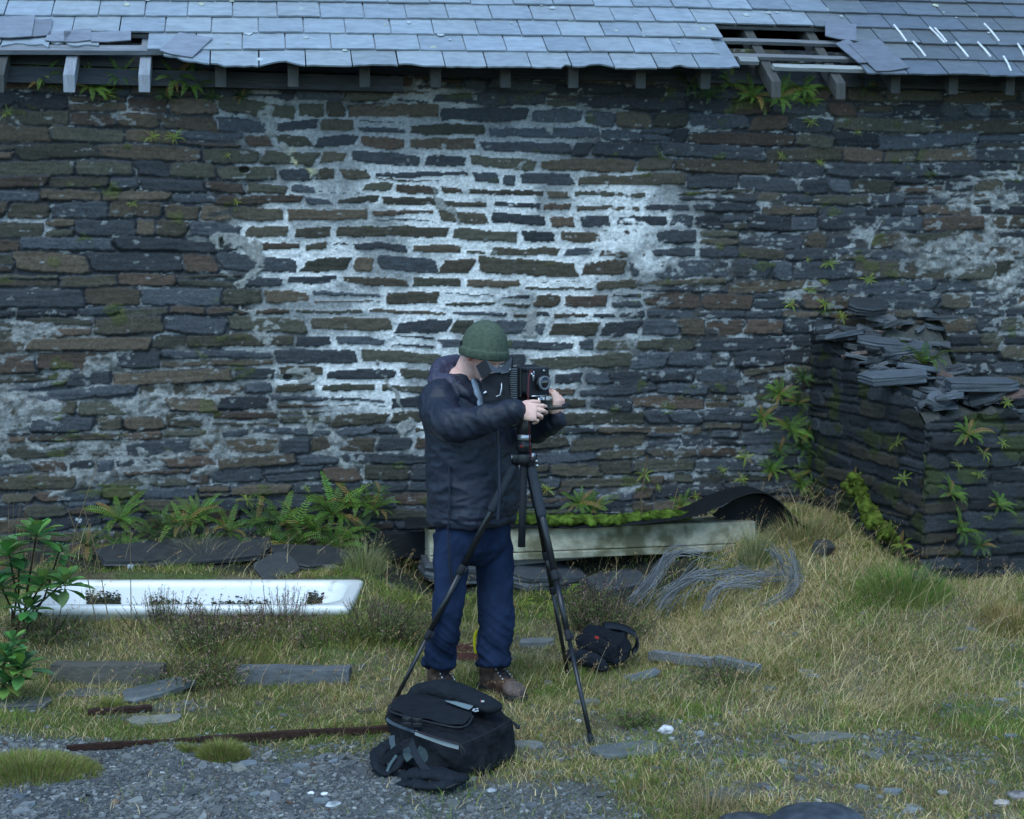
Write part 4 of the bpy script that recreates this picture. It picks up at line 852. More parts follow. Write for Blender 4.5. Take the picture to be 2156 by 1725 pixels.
# ---------------------------------------------------------------- bathtub
bt = thing('bathtub', 'long white enamel bathtub sunk in the heather, dirty inside', 'bathtub', hit(400, 1330))
pl, pr = Q(64, 1262, 7.44), Q(753, 1260, 7.44); pl.z = pr.z = .262; ctr = (pl+pr)/2; axl = (pr-pl); HL = axl.length/2; axl.normalize(); axw = Vector((-axl.y, axl.x, 0)); HW = .34
def rr_ring(hl, hw, rad, z, n=8, bow=0, dx=0):
    out = []
    for (sx, sy, a0) in ((1, 1, 0), (-1, 1, 90), (-1, -1, 180), (1, -1, 270)):
        for k in range(n+1):
            a = math.radians(a0+90*k/n); x = sx*(hl-rad)+rad*math.cos(a); y = sy*(hw-rad)+rad*math.sin(a); out.append(ctr+axl*(x+dx)+axw*y+UP*(z-ctr.z))
    return out
zt = .262
rings = [rr_ring(HL-.03, HW-.05, .12, .03), rr_ring(HL-.015, HW-.02, .10, zt-.05), rr_ring(HL-.002, HW-.002, .04, zt-.045), rr_ring(HL, HW, .04, zt-.02), rr_ring(HL-.004, HW-.004, .04, zt-.005), rr_ring(HL-.014, HW-.014, .036, zt),
         rr_ring(HL-.06, HW-.055, .16, zt-.002), rr_ring(HL-.072, HW-.066, .16, zt-.010), rr_ring(HL-.085, HW-.075, .16, zt-.04), rr_ring(HL-.12, HW-.095, .15, zt-.14), rr_ring(HL-.17, HW-.13, .13, zt-.20), rr_ring(HL-.3, HW-.2, .1, zt-.215)]
mb = MB(); nr = len(rings[0]); vs = [p for r_ in rings for p in r_]; fs = []
for i in range(len(rings)-1):
    for k in range(nr): k2 = (k+1) % nr; fs.append((i*nr+k, i*nr+k2, (i+1)*nr+k2, (i+1)*nr+k))
fs += [tuple(range(nr))[::-1], tuple(range((len(rings)-1)*nr, len(rings)*nr))]; mb.add(vs, fs)
emit(mb, 'basin', M['enamel'], bt, True)
b_ = MB(); q = random.Random(8)
# dirt and leaf litter lying in the basin and along the far inner side
for i in range(5200):
    k = q.random(); u = q.uniform(-.92, -.62) if k < .38 else q.uniform(.76, .93) if k < .62 else q.uniform(-.4, -.05) if k < .78 else q.uniform(.05, .5)
    dn = q.random(); dn = dn**.32 if k < .62 else dn**.16
    x = u*(HL-.12); z = zt-.035-dn*.115; y = HW-.079-(zt-.04-z)*.2
    if q.random() < .15: z = zt-.208; y = (HW-.21)*q.uniform(-1, 1)
    c = ctr+axl*x+axw*y; c.z = z; s_ = q.uniform(.002, .007); b_.hexa([c+axl*s_*a-axw*(h_+.001)+UP*(s_*.6*b) for h_ in (0, s_*.35) for a, b in ((-1, -1), (1, -1.1), (.9, 1), (-1, .8))], q.choice([(.03, .028, .02), (.022, .02, .014), (.05, .05, .03), (.05, .055, .025), (.10, .10, .08)]))
emit(b_, 'leaf_litter', M['moss'], bt)
# ---------------------------------------------------------------- concrete trough, rubber sheet, moss
tr = thing('concrete_trough', 'long stained concrete trough lying against the wall under a black rubber sheet', 'trough', hit(1300, 1215))
A0, A1 = Q(904, 1118, 8.10), Q(1592, 1098, 8.30); B0, B1 = Q(904, 1180, 8.08), Q(1592, 1152, 8.28); bk = Vector((0, .24, 0)); 
A0.z = A0.z; mb = MB(); mb.hexa([B0+UP*.025, B1+UP*.025, B1+bk+UP*.025, B0+bk+UP*.025, A0, A1, A1+bk, A0+bk]); emit(mb, 'body', M['concrete'], tr, bevel=.008)
f0, f1 = Vector((0, -.018, 0)), Vector((0, .27, 0)); mb = MB(); mb.hexa([B0+f0-UP*.018, B1+f0-UP*.018, B1+f1-UP*.018, B0+f1-UP*.018, B0+f0+UP*.022, B1+f0+UP*.022, B1+f1+UP*.022, B0+f1+UP*.022]); emit(mb, 'rim', M['concrete'], tr, bevel=.006)
mb = MB(); mb.hexa([B0+f0*2-UP*.075, B1+f0*2-UP*.05+RT*-.9, B1+f1-UP*.05+RT*-.9, B0+f1-UP*.075, B0+f0*2-UP*.024, B1+f0*2-UP*.024+RT*-.9, B1+f1-UP*.024+RT*-.9, B0+f1-UP*.024], (.13, .13, .12)); tag(emit(mb, 'timber_beam', M['wood'], bevel=.004), 'wet grey timber beam under the concrete trough behind the tripod', 'beam', 'timber beams')
for j, (pa, pb, pc, pd) in enumerate([((880,1180),(1060,1215),.1,.14),((1230,1215),(1420,1240),.12,.1),((1050,1205),(1250,1225),.1,.1)]):
    p = Q((pa[0]+pb[0])/2, (pa[1]+pb[1])/2, 8.15); b_ = slab(p, (.45, .3), .1, (.15, .1*(-1)**j), .09, (.05, .055, .06), 300+j, 9); tag(emit(b_, 'foundation_stone', M['slate'], bevel=.004), ['dark ledge stone left of the figure under the black slab','dark ledge stone right of the tripod below the trough','dark ledge stone just behind the tripod legs'][j], 'stone', 'ledge stones under the trough')
prof = [(850,1114),(880,1111),(950,1108),(1090,1104),(1200,1108),(1320,1106),(1400,1100),(1460,1088),(1500,1068),(1540,1048),(1580,1037),(1612,1038),(1640,1052),(1665,1078),(1690,1104),(1715,1122)]
pd = [Q(a, b+1, 8.12 if a < 1450 else 8.12+.0006*(a-1450)) for a, b in prof]; mb = MB(); k = len(pd); vs = []
for th_ in (0, .012):
    for dy in (0, .08, .16, .26):
        for i, p in enumerate(pd): vs.append(p+Vector((dy*.12, dy, .02*math.sin(i*1.3+dy*9)*.6-th_+dy*.12*(1 if i < 9 else .3))))
fs = []
def gi_(l, j, i): return (l*4+j)*k+i
for l in (0, 1):
    for j in range(3):
        for i in range(k-1):
            f = (gi_(l, j, i), gi_(l, j, i+1), gi_(l, j+1, i+1), gi_(l, j+1, i)); fs.append(f if l == 0 else f[::-1])
for i in range(k-1): fs += [(gi_(0, 0, i+1), gi_(0, 0, i), gi_(1, 0, i), gi_(1, 0, i+1)), (gi_(0, 3, i), gi_(0, 3, i+1), gi_(1, 3, i+1), gi_(1, 3, i))]
for j in range(3): fs += [(gi_(0, j, 0), gi_(0, j+1, 0), gi_(1, j+1, 0), gi_(1, j, 0)), (gi_(0, j+1, k-1), gi_(0, j, k-1), gi_(1, j, k-1), gi_(1, j+1, k-1))]
mb.add(vs, fs, (1, 1, 1)); rs = thing('rubber_sheet', 'black rubber belting draped over the trough and arching up at its right end', 'rubber sheet', pd[5]); o = emit(mb, 'sheet', M['rubber'], rs, True)
sub = o.modifiers.new('s', 'SUBSURF'); sub.levels = sub.render_levels = 2
b_ = MB(); cs_ = [Q(a, b, 8.36) for a, b in ((1500,1086),(1545,1055),(1580,1043),(1612,1044),(1640,1058),(1665,1083),(1705,1122),(1690,1160),(1595,1165),(1560,1110))]
b_.prism(cs_, Vector((.03, .08, 0))); emit(b_, 'arch_shade_panel', M['rubber'], rs)  # black panel filling the arch opening, stands in for its shaded interior
b_ = MB(); b_.hexa([Q(800, 1175, 8.3), Q(915, 1180, 8.3), Q(915, 1180, 8.5), Q(800, 1175, 8.5), Q(812, 1122, 8.3), Q(915, 1118, 8.3), Q(915, 1118, 8.5), Q(812, 1120, 8.5)]); tag(emit(b_, 'hollow_shade_block', M['rubber'], bevel=.01), 'black block for the shade of the hollow beneath the sheet left of the figure', 'rubber')  # solid black block put in for the darkness of the hollow under the sheet
mo = mosspad('moss_strip', [Q(1095, 1098, 8.2), Q(1200, 1100, 8.2), Q(1300, 1098, 8.2), Q(1440, 1086, 8.25)], .062, (.075, .115, .018), None, 300, 5, .75); tag(mo, 'bright green moss growing along the top of the rubber sheet', 'moss')
b_ = MB(); b_.tube([Q(1352, 1088, 8.2), Q(1350, 1050, 8.25), Q(1358, 990, 8.35), Q(1362, 960, 8.45)], .006, 6, col=(.07, .05, .03)); tag(emit(b_, 'climbing_stem', M['wood']), 'thin brown climbing stem on the wall above the trough', 'plant stem')
# ---------------------------------------------------------------- frayed grey strands
G7 = 'bundles of frayed grey strands by the trough'
def bundle(pts, d0, n, spread, label, seed, r=.0016):
    spread *= 1.25
    q = random.Random(seed); b_ = MB(); P = [Q(a, b, d0+(c if len(t_) > 2 else 0)) for t_ in pts for a, b, c in [tuple(t_)+(0,)*(3-len(t_))]]
    for i in range(n):
        w1_, w2_, ph, ws = q.uniform(.6, 1.6), q.uniform(.6, 2.2), q.uniform(0, 6), (q.uniform(.5, 2.5) if q.random() < .3 else .5)
        o1 = Vector((q.gauss(0, 1), q.gauss(0, 1), q.gauss(0, 1)))*spread*w1_; o2 = Vector((q.gauss(0, 1), q.gauss(0, 1), q.gauss(0, 1)))*spread*w2_; s = []
        for k in range((len(P)-1)*4+1):
            t = k/4; j = min(int(t), len(P)-2); f = t-j; p0 = P[max(j-1, 0)]; p1 = P[j]; p2 = P[j+1]; p3 = P[min(j+2, len(P)-1)]
            c = .5*((2*p1)+(p2-p0)*f+(2*p0-5*p1+4*p2-p3)*f*f+(3*p1-p0-3*p2+p3)*f**3); g_ = k/((len(P)-1)*4)
            s.append(c+o1*(1-g_)+o2*g_+Vector((.012*math.sin(k*.5+ph), .01*math.cos(k*.4+ph), .014*math.sin(k*.7+ph)))*ws)
        f = q.uniform(.5, 1.5); b_.tube(s[:max(4, int(len(s)*q.uniform(.55, 1.01)))], r, 4, col=(.17*f, .175*f, .185*f), round_ends=False)
    return tag(emit(b_, 'frayed_strands', M['wire']), label, 'frayed cable', G7)
bundle([(1330,1268),(1370,1225),(1400,1180),(1430,1160),(1490,1166)], 7.75, 36, .014, 'leftmost frayed bundle rising from the ground to the trough', 1)
bundle([(1392,1275),(1420,1240),(1470,1210),(1520,1203),(1560,1195)], 7.65, 46, .020, 'middle frayed bundle arching low over the dark ground', 2)
bundle([(1490,1275),(1510,1240),(1560,1225),(1610,1228)], 7.5, 30, .015, 'short frayed bundle curling down right of the middle one', 3)
bundle([(1545,1205),(1600,1215),(1650,1210),(1700,1215)], 7.7, 30, .018, 'flat frayed bundle running right into the dry grass', 4)
bundle([(1600,1290),(1650,1262),(1676,1225),(1672,1180),(1660,1150)], 7.5, 34, .014, 'tall curved frayed bundle standing up furthest right', 5)
bundle([(1625,1160),(1650,1190),(1670,1205)], 7.6, 22, .02, 'short splayed strands at the back of the tall curved bundle', 6)
# ---------------------------------------------------------------- slates, planks, stones and rails on the ground
def gslab(px, py, sx, sy, rot, th, lab, seed, col=(.10, .115, .13), tilt=(0, 0), dz=0, grp='slates lying on the ground'):
    p = hit(px, py)+UP*(th*.3+dz); b_ = slab(p, (sx, sy), rot, tilt, th, (col[0]*.85, col[1]*.8, col[2]*.74), seed, 9); return tag(emit(b_, 'slate_slab', M['slate'], bevel=.002), lab, 'slate', grp)
gslab(430, 1183, .85, .34, .05, .03, 'long dark slate slab behind the bathtub', 401, (.042, .047, .052), (.25, 0), .05)
gslab(300, 1190, .5, .3, .2, .03, 'dark slate at the left of the long slab behind the bathtub', 402, (.04, .044, .05), (.2, .05), .05)
gslab(585, 1208, .24, .2, .5, .02, 'square slate leaning on the slabs behind the bathtub', 403, (.045, .05, .055), (.5, 0), .03)
gslab(660, 1188, .55, .3, -.1, .03, 'dark slate behind the right end of the bathtub', 404, (.036, .04, .045), (.2, .08), .03)
gslab(320, 1465, .34, .20, .35, .025, 'pointed blue-grey slate under the left beam', 405, (.12, .14, .15), (.05, -.1), .015)
gslab(210, 1462, .36, .14, .0, .02, 'half-buried slate left of the pointed one', 406, (.12, .13, .13))
gslab(330, 1520, .26, .13, .1, .02, 'pale slate in the turf above the rusty rail', 407, (.26, .27, .25))
gslab(40, 1490, .3, .16, .1, .03, 'flat slate in the turf at the left edge', 408, (.12, .13, .14))
gslab(1318, 1582, .30, .16, .2, .02, 'slate flat in the turf right of the front tripod foot', 409, (.13, .15, .16))
gslab(1345, 1430, .22, .07, .35, .015, 'thin slate edge in the grass below the camera bag', 410, (.12, .14, .16), (.5, 0))
gslab(1130, 1358, .20, .12, .0, .03, 'grey stone in the grass behind the tripod', 411, (.22, .23, .23))
gslab(1110, 1570, .13, .08, 0, .015, 'small flat stone right of the backpack', 412, (.2, .22, .22))
gslab(1235, 1482, .12, .06, .1, .02, 'small slate piece beside the front tripod leg', 413, (.2, .21, .2))
gslab(1730, 1555, .30, .12, .1, .012, 'slate shard in the bare patch right of the white stone', 414, (.17, .18, .18))
gslab(1545, 1700-30, .22, .1, .1, .015, 'dark slate in front of the dark boulders', 415, (.1, .11, .12), dz=-.005)
gslab(775, 1500, .10, .06, .1, .02, 'reddish slate piece in the grass left of the tripod foot', 416, (.10, .075, .065))
gslab(935, 1500-110, .12, .06, .1, .03, 'small slate behind the left boot', 417, (.1, .1, .1))
gslab(2260*.8624, 1235, .2, .12, .3, .04, 'dark stone at the foot of the ruin corner', 418, (.04, .045, .05), (.3, .2), .03)
gslab(1735, 1175, .12, .12, .3, .07, 'dark stone in the grass below the corner', 419, (.05, .055, .06), (.3, .2), .03)
for i in range(46):
    q = random.Random(900+i); px, py = q.choice([(q.uniform(0, 1000), q.uniform(1600, 1720)), (q.uniform(1100, 2150), q.uniform(1560, 1720)), (q.uniform(1600, 2150), q.uniform(1300, 1560))])
    p = hit(px, py); s_ = q.uniform(.03, .10); b_ = slab(p+UP*.004, (s_, s_*.6), q.uniform(0, 3), (q.gauss(0, .1), q.gauss(0, .1)), .012, q.choice([(.11, .125, .145), (.16, .18, .19), (.22, .23, .23), (.13, .13, .12)]), i+700, 7)
    tag(emit(b_, 'slate_chip', M['slate']), ('large' if s_ > .08 else 'mid-sized' if s_ > .055 else 'small')+' flat slate chip '+('on the gravel '+('left of' if px < 500 else 'close beside') + ' the backpack' if px < 1050 else 'in the dry grass on the right-hand slope' if py < 1560 else 'in the turf between tripod and boulders' if px < 1650 else 'in the turf at the lower right'), 'slate', 'slate chips in the foreground')
def rock(px, py, r, col, lab, seed, flat=.7, d=None, name='stone', sharp=.25, grp='pale stones in the yard'):
    bm = bmesh.new(); bmesh.ops.create_icosphere(bm, subdivisions=4, radius=1); co = np.array([v.co[:] for v in bm.verts]); F_ = [tuple(v.index for v in f.verts) for f in bm.faces]; bm.free()
    n = fb3(co[:, 0]*1.6+seed, co[:, 1]*1.6, co[:, 2]*1.6, seed, 4)-.5; n2 = np.abs(fb3(co[:, 0]*3+seed, co[:, 1]*3, co[:, 2]*3, seed+5, 4)-.5); co = co*(1+n*sharp*2.2-n2*sharp)[:, None]*np.array([r, r*.8, r*flat])
    p = hit(px, py) if d is None else d; co = co+np.array(p)+np.array([0, 0, r*flat*.55]); c = mix(np.array(col)*.6, np.array(col)*1.2, ss(fb3(co[:, 0]*30, co[:, 1]*30, co[:, 2]*30, seed, 3), .35, .6))
    return tag(link(name, np_mesh(name, co, F_, c, True), M['slate']), lab, 'stone', grp)
rock(1403, 1545, .033, (.62, .58, .58), 'white quartz stone lying in the turf right of the tripod', 1, .75)
rock(1218, 1522, .014, (.5, .5, .45), 'small white pebble left of the front tripod leg', 2)
rock(1475, 1550, .02, (.35, .37, .38), 'grey lump just right of the white quartz stone', 3)
rock(655, 1672, .013, (.7, .7, .72), 'left of two tiny white stones on the gravel', 4, .5); rock(683, 1674, .014, (.7, .7, .72), 'right of two tiny white stones on the gravel', 5, .5)
rock(703, 1697, .03, (.4, .42, .42), 'flat pale stone under the two tiny white ones', 6, .3)
rock(1628, 1316, .028, (.6, .6, .58), 'white chip in the dry grass right of the strands', 7, .4); rock(1985, 1672, .02, (.5, .5, .5), 'pale pebble at the lower right', 8, .5); rock(2110, 1695, .03, (.42, .36, .33), 'pinkish stone at the lower right corner', 9, .4); rock(2145, 1680, .04, (.22, .19, .19), 'reddish grey stone at the right edge', 10, .4)
rock(1290, 1648, .015, (.45, .46, .45), 'pale pebble in the gravel right of the backpack', 12, .5); rock(930+105, 1638+30, .02, (.3, .31, .32), 'grey pebble in front of the backpack', 13, .5)
G8 = 'dark boulders at the bottom edge'
pb = hit(1690, 1728); rock(0, 0, .19, (.045, .052, .062), 'larger rounded dark boulder cut off by the bottom edge', 14, .52, Vector((pb.x, pb.y-.13, pb.z-.05)), 'boulder', .12, G8)
pb = hit(1555, 1735); rock(0, 0, .13, (.05, .055, .06), 'smaller dark boulder left of the larger one', 15, .5, Vector((pb.x, pb.y-.1, pb.z-.03)), 'boulder', .12, G8)
def beam(p0, p1, w_, h_, col, lab, name='timber_beam', mat='wood', bev=.004, dz=.02, grp='timber beams', cat='beam', n=8):
    d = (p1-p0); L = d.length; d.normalize(); s = d.cross(UP).normalized(); b_ = MB(); vs = []; q = random.Random(lab)
    for i in range(n+1):
        c = p0+d*L*i/n+UP*dz+s*q.uniform(-.003, .003)+UP*q.uniform(-.003, .003)
        for a, b in ((-1, -1), (1, -1), (1, 1), (-1, 1)): vs.append(c+s*a*w_/2*q.uniform(.93, 1.03)+UP*(b*h_/2*q.uniform(.93, 1.03)))
    fs = [(3, 2, 1, 0), (n*4, n*4+1, n*4+2, n*4+3)]
    for i in range(n):
        for j in range(4): j2 = (j+1) % 4; fs.append((i*4+j, i*4+j2, (i+1)*4+j2, (i+1)*4+j))
    b_.add(vs, fs, col); o = emit(b_, name, M[mat], bevel=bev); return tag(o, lab, cat, grp)
beam(hit(115, 1432), hit(345, 1436), .09, .10, (.10, .095, .08), 'weathered grey beam lying left of the low heather', dz=.035)
beam(hit(500, 1437), hit(738, 1437), .09, .09, (.115, .12, .125), 'weathered grey beam lying right of the low heather', dz=.03)
beam(Q(528, 1168, 8.2), Q(690, 1196, 8.0), .06, .05, (.075, .065, .055), 'old split timber rail slanting down from the fern bank', dz=0, n=5); beam(Q(690, 1196, 8.0), Q(832, 1245, 7.85), .07, .05, (.12, .115, .10), 'pale split end of the old timber behind the bathtub corner', dz=0, n=4)
beam(hit(1370, 1392), hit(1500, 1408), .05, .05, (.17, .17, .165), 'grey plank half hidden in the grass right of the camera bag', dz=.03); beam(hit(1510, 1404), hit(1600, 1425), .05, .05, (.15, .155, .15), 'broken end of the grey plank further right', dz=.03)
beam(hit(140, 1580), hit(420, 1564), .018, .028, (.5, .5, .5), 'left length of rusty rail along the gravel edge', 'rusty_rail', 'rust', .003, .008, 'rusty rails in the ground', 'rail'); beam(hit(422, 1564), hit(860, 1540), .022, .03, (.5, .5, .5), 'right length of rusty rail partly hidden in the grass', 'rusty_rail', 'rust', .003, .014, 'rusty rails in the ground', 'rail')
beam(hit(185, 1507), hit(320, 1498), .03, .025, (.5, .5, .5), 'short piece of rusty rail above the long rail', 'rusty_rail', 'rust', .003, .015, 'rusty rails in the ground', 'rail')
# rusty coil of wire behind the boots, yellow hose, dead twigs
b_ = MB(); c0 = hit(985, 1390)
for k in range(16):
    pts = [c0+RT*(.13*math.cos(a)*random.uniform(.85, 1.1))+FW*(.09*math.sin(a))+UP*(.02+.045*random.random()) for a in np.linspace(0, 6.0, 14)]; b_.tube(pts, .0025, 5, col=(.14, .05, .04), round_ends=False)
tag(emit(b_, 'wire_coil', M['paint']), 'rusty red wire coil lying behind the boots', 'wire')
b_ = MB(); b_.tube([Q(1002, 1374, 6.6), Q(999, 1355, 6.6), Q(1000, 1338, 6.6), Q(1004, 1329, 6.6)], .007, 8, col=(.75, .62, .01)); tag(emit(b_, 'yellow_cord', M['paint']), 'bright yellow cord end showing beside the right trouser leg', 'cord')
# ---------------------------------------------------------------- the photographer
def catmull(pts, n=6):
    P = [Vector(p) for p in pts]; out = []
    for j in range(len(P)-1):
        p0, p1, p2, p3 = P[max(j-1, 0)], P[j], P[j+1], P[min(j+2, len(P)-1)]
        for k in range(n):
            f = k/n; out.append(.5*((2*p1)+(p2-p0)*f+(2*p0-5*p1+4*p2-p3)*f*f+(3*p1-p0-3*p2+p3)*f**3))
    out.append(P[-1]); return out
def lerp_list(r, n):
    out = []
    for j in range(len(r)-1):
        for k in range(n): f = k/n; out.append(tuple(a*(1-f)+b*f for a, b in zip(r[j], r[j+1])))
    out.append(r[-1]); return out
def stube(mb, pts, rad, n=20, sub=6, up=None, round_ends=True, col=None):
    rad = [r if hasattr(r, '__len__') else (r, r) for r in rad]; mb.tube(catmull(pts, sub), lerp_list(rad, sub), n, up=up, round_ends=round_ends, col=col)
def facing(deg): a = math.radians(deg); return RT*math.cos(a)-FW*math.sin(a)     # 0 = photo right, 90 = towards the camera
F_ = facing(38); Lf = RT*math.sin(math.radians(38))+FW*math.cos(math.radians(38))  # body front, body left
foot = Q(990, 1468, 6.45); gfoot = gh(foot.x, foot.y)
person = thing('person', 'person in green beanie, navy jacket and blue jeans leaning over the camera on its tripod', 'person', (foot.x, foot.y, gfoot))
D0 = 6.45
# skin body: one continuous mesh
mb = MB()
hc = Q(1019, 742, 6.38)                         # middle of the skull
look = (facing(42)*.80-UP*.60).normalized(); hup = (UP*.80+facing(42)*.60).normalized(); hl = look.cross(hup)*-1
hl = hup.cross(look).normalized()
def H(f, l, u): return hc+look*f+hl*l+hup*u
mb.ell(H(-.005, 0, .02), hl*.078, look*.098, hup*.10)                       # cranium
stube(mb, [H(.035, 0, .0), H(.045, 0, -.045), H(.048, 0, -.088)], [(.06, .060), (.054, .052), (.030, .034)], up=look)   # face and jaw
mb.ell(H(.075, 0, -.098), hl*.024, look*.018, hup*.018)                      # chin
stube(mb, [H(.088, 0, .006), H(.104, 0, -.022), H(.116, 0, -.040)], [.010, .012, .015], 12)                     # nose
mb.ell(H(.104, .011, -.040), hl*.010, look*.010, hup*.009); mb.ell(H(.104, -.011, -.040), hl*.010, look*.010, hup*.009)
mb.ell(H(.083, 0, .016), hl*.052, look*.016, hup*.012)                        # brow
for s in (1, -1): mb.ell(H(.066, s*.036, -.028), hl*.022, look*.022, hup*.020); mb.ell(H(.079, s*.030, .0), hl*.012, look*.010, hup*.008)
mb.ell(H(.090, 0, -.066), hl*.024, look*.010, hup*.006); mb.ell(H(.088, 0, -.077), hl*.020, look*.010, hup*.006)   # lips
for s in (1, -1):
    e = [H(.0+.028*math.cos(a)*.6-.01, s*(.077+.010*math.sin(a*.5)), -.012+.032*math.sin(a)) for a in np.linspace(-1.6, 3.2, 10)]
    mb.tube(e, .0055, 8); mb.ell(H(-.006, s*.078, -.012), look*.015, hup*.024, hl*.007); mb.ell(H(.0, s*.080, -.036), look*.008, hup*.010, hl*.006)
neck0 = Q(966, 806, 6.43)
stube(mb, [H(-.035, 0, -.02), (H(-.04, 0, -.08)+neck0)/2+look*.012, neck0, neck0-UP*.06], [(.060, .062), (.060, .060), (.066, .066), (.09, .08)], up=F_)
SR, SL = Q(926, 842, 6.30), Q(1020, 838, 6.62)
ER, WR = Q(948, 893, 6.13), Q(1080, 866, 6.06)
EL, WL = Q(1112, 908, 6.50), Q(1172, 882, 6.30)
stube(mb, [SL, (SL+SR)/2+UP*.03, SR], [.06, .08, .06]); 
stube(mb, [Q(975, 840, 6.45), Q(990, 960, 6.45), Q(995, 1080, 6.45), Q(995, 1150, 6.45)], [(.14, .09), (.14, .10), (.13, .09), (.11, .07)], up=Lf)
stube(mb, [SR, ER, (ER+WR)/2, WR], [.05, .042, .036, .027]); stube(mb, [SL, Q(1075, 880, 6.62), EL, Q(1140, 900, 6.40), WL], [.05, .046, .040, .034, .026])
legR = [Q(955, 1125, 6.40), Q(945, 1260, 6.34), Q(925, 1400, 6.42)]; legL = [Q(1035, 1125, 6.55), Q(1043, 1260, 6.48), Q(1038, 1390, 6.45)]
for lg in (legR, legL): stube(mb, lg, [.065, .05, .036])
def hand(mb, Wp, D, N, S, curls, th, sc_=1.0, spread=.06):
    D = D.normalized(); N = (N-D*N.dot(D)).normalized(); S = (S-D*S.dot(D)-N*S.dot(N)).normalized()
    mb.loft([(Wp-D*.02, S*.026, N*.020), (Wp+D*.012, S*.029, N*.020), (Wp+D*.04, S*.039, N*.019), (Wp+D*.07, S*.042, N*.016), (Wp+D*.088, S*.040, N*.012)], 18)
    for i, (ln, r) in enumerate(((.072, .0092), (.079, .0094), (.074, .009), (.058, .008))):
        b = Wp+D*(.086-.004*abs(i-1)**1.3)+S*(.030-.020*i); c = curls[i]; ang = 0; P = [b-D*.02, b]; R_ = [r*1.1, r*1.08]
        for j, f in enumerate((.45, .31, .24)):
            ang += c[j]; d = (D*math.cos(ang)+N*math.sin(ang)+S*(spread*(1.5-i))).normalized(); P.append(P[-1]+d*ln*f*1.15); R_.append(r*(1-.09*(j+1)))
        mb.tube(P, R_, 10)
    P = [Wp+D*.018+S*.022, Wp+D*.045+S*.042+N*.010]; d = th[0].normalized(); P.append(P[-1]+d*.034); P.append(P[-1]+th[1].normalized()*.027); mb.tube(P, [.015, .0125, .0105, .0088], 10)
hd = (RT*.97-UP*.05+FW*.10)
hand(mb, WR+RT*.012, hd, FW*.9-UP*.35, UP*.9+FW*.25, [(.25, .65, .5), (.35, .75, .6), (.55, .9, .6), (.75, 1.0, .7)], (RT*.9+UP*.12+FW*.5, RT*1+FW*.3-UP*.05))
hand(mb, WL, UP*.80+RT*.10-FW*.10, RT*-.7+FW*.55, RT*-.6-FW*.6, [(.5, .8, .5), (.6, .9, .6), (.7, 1.0, .6), (.8, 1.0, .7)], (RT*-.75+UP*.6-FW*.2, RT*-.95+UP*.1))
V_, N_, Fc = voxel(mb, .0034, 3, .4)
wc = fb3(V_[:, 0]*18, V_[:, 1]*18, V_[:, 2]*18, 3, 3); C_ = mix((.60, .31, .25), (.76, .47, .38), ss(wc, .3, .7))
hv = np.array(hc); dist = np.linalg.norm(V_-hv, axis=1); eard = np.minimum(np.linalg.norm(V_-np.array(H(-.006, .08, -.012)), axis=1), np.linalg.norm(V_-np.array(H(-.006, -.08, -.012)), axis=1)); C_ = mix(C_, (.62, .26, .22), ss(.045-eard, 0, .02))
rel = V_-hv; uu = rel@np.array(hup); ff = rel@np.array(look)
C_ = mix(C_, (.40, .27, .23), ss(-.045-uu, 0, .02)*ss(.14-dist, 0, .01)*ss(ff, -.03, .02)*.6)
lip = np.linalg.norm((V_-np.array(H(.094, 0, -.071)))/1, axis=1); C_ = mix(C_, (.48, .22, .2), ss(.018-lip, 0, .01))
body = link('body', np_mesh('body', V_, Fc, C_, True), M['skin'], person)
# hair (short, greying) under the beanie
mb = MB(); q = random.Random(4)
for i in range(1500):
    a = q.uniform(-1.15, 1.15)*math.pi; 
    if abs(a) < 1.25: continue
    l = math.sin(a)*.079; f = math.cos(a)*.092-.005; u = q.uniform(-.035, .022) if abs(a) > 1.75 else q.uniform(-.012, .02)
    p = H(f, l, u); d = (UP*-1+H(f, l, u)*0+(p-hc).normalized()*.35).normalized(); mb.tube([p-(p-hc).normalized()*.002, p+d*.010], [.0008, .0004], 3, col=q.choice([(.10, .075, .06), (.22, .2, .19), (.13, .10, .08)]), round_ends=False)
emit(mb, 'hair', M['grass'], person)
# beanie
mb = MB(); bc = Q(1019.5, 735, 6.375); tl = (UP*.985+RT*.02+facing(42)*.16).normalized(); bx = RT*1.0; bx = (bx-tl*bx.dot(tl)).normalized(); by = tl.cross(bx)
R0 = .1085; prof = [(-.034, 1.0), (-.030, 1.03), (-.012, 1.045), (.0, 1.045), (.004, 1.03), (.006, .985), (.012, .975), (.04, .945), (.07, .85), (.095, .70), (.112, .53), (.124, .33), (.129, .16), (.131, .03)]
vs = []; n = 96
for (u, r_) in prof:
    for k in range(n):
        a = 2*math.pi*k/n; rib = 1+.006*math.cos(a*32)*(1 if u < .09 else .3)+.008*(vn2(np.array(math.cos(a)*3+5), np.array(u*30+math.sin(a)*3))-.5)
        drop = 0
        dart = 1-.02*max(0, math.cos(a*4))**8*(u > .06)
        vs.append(bc+bx*(R0*r_*rib*dart*math.cos(a))+by*(R0*1.02*r_*rib*dart*math.sin(a))+tl*(u+drop))
fs = [(i*n+k, i*n+(k+1) % n, (i+1)*n+(k+1) % n, (i+1)*n+k) for i in range(len(prof)-1) for k in range(n)]+[tuple(range((len(prof)-1)*n, len(prof)*n))]
mb.add(vs, fs); bn = emit(mb, 'beanie', M['knit'], person, True)
so_ = bn.modifiers.new('t', 'SOLIDIFY'); so_.thickness = .005; so_.offset = -1
mb = MB(); p = bc-bx*(R0*.985)-by*.02+tl*.014-by*.0; mb.box(p, bx*.003, by*.014, tl*.012, (.012, .012, .016)); emit(mb, 'beanie_label', M['paint'], bn)
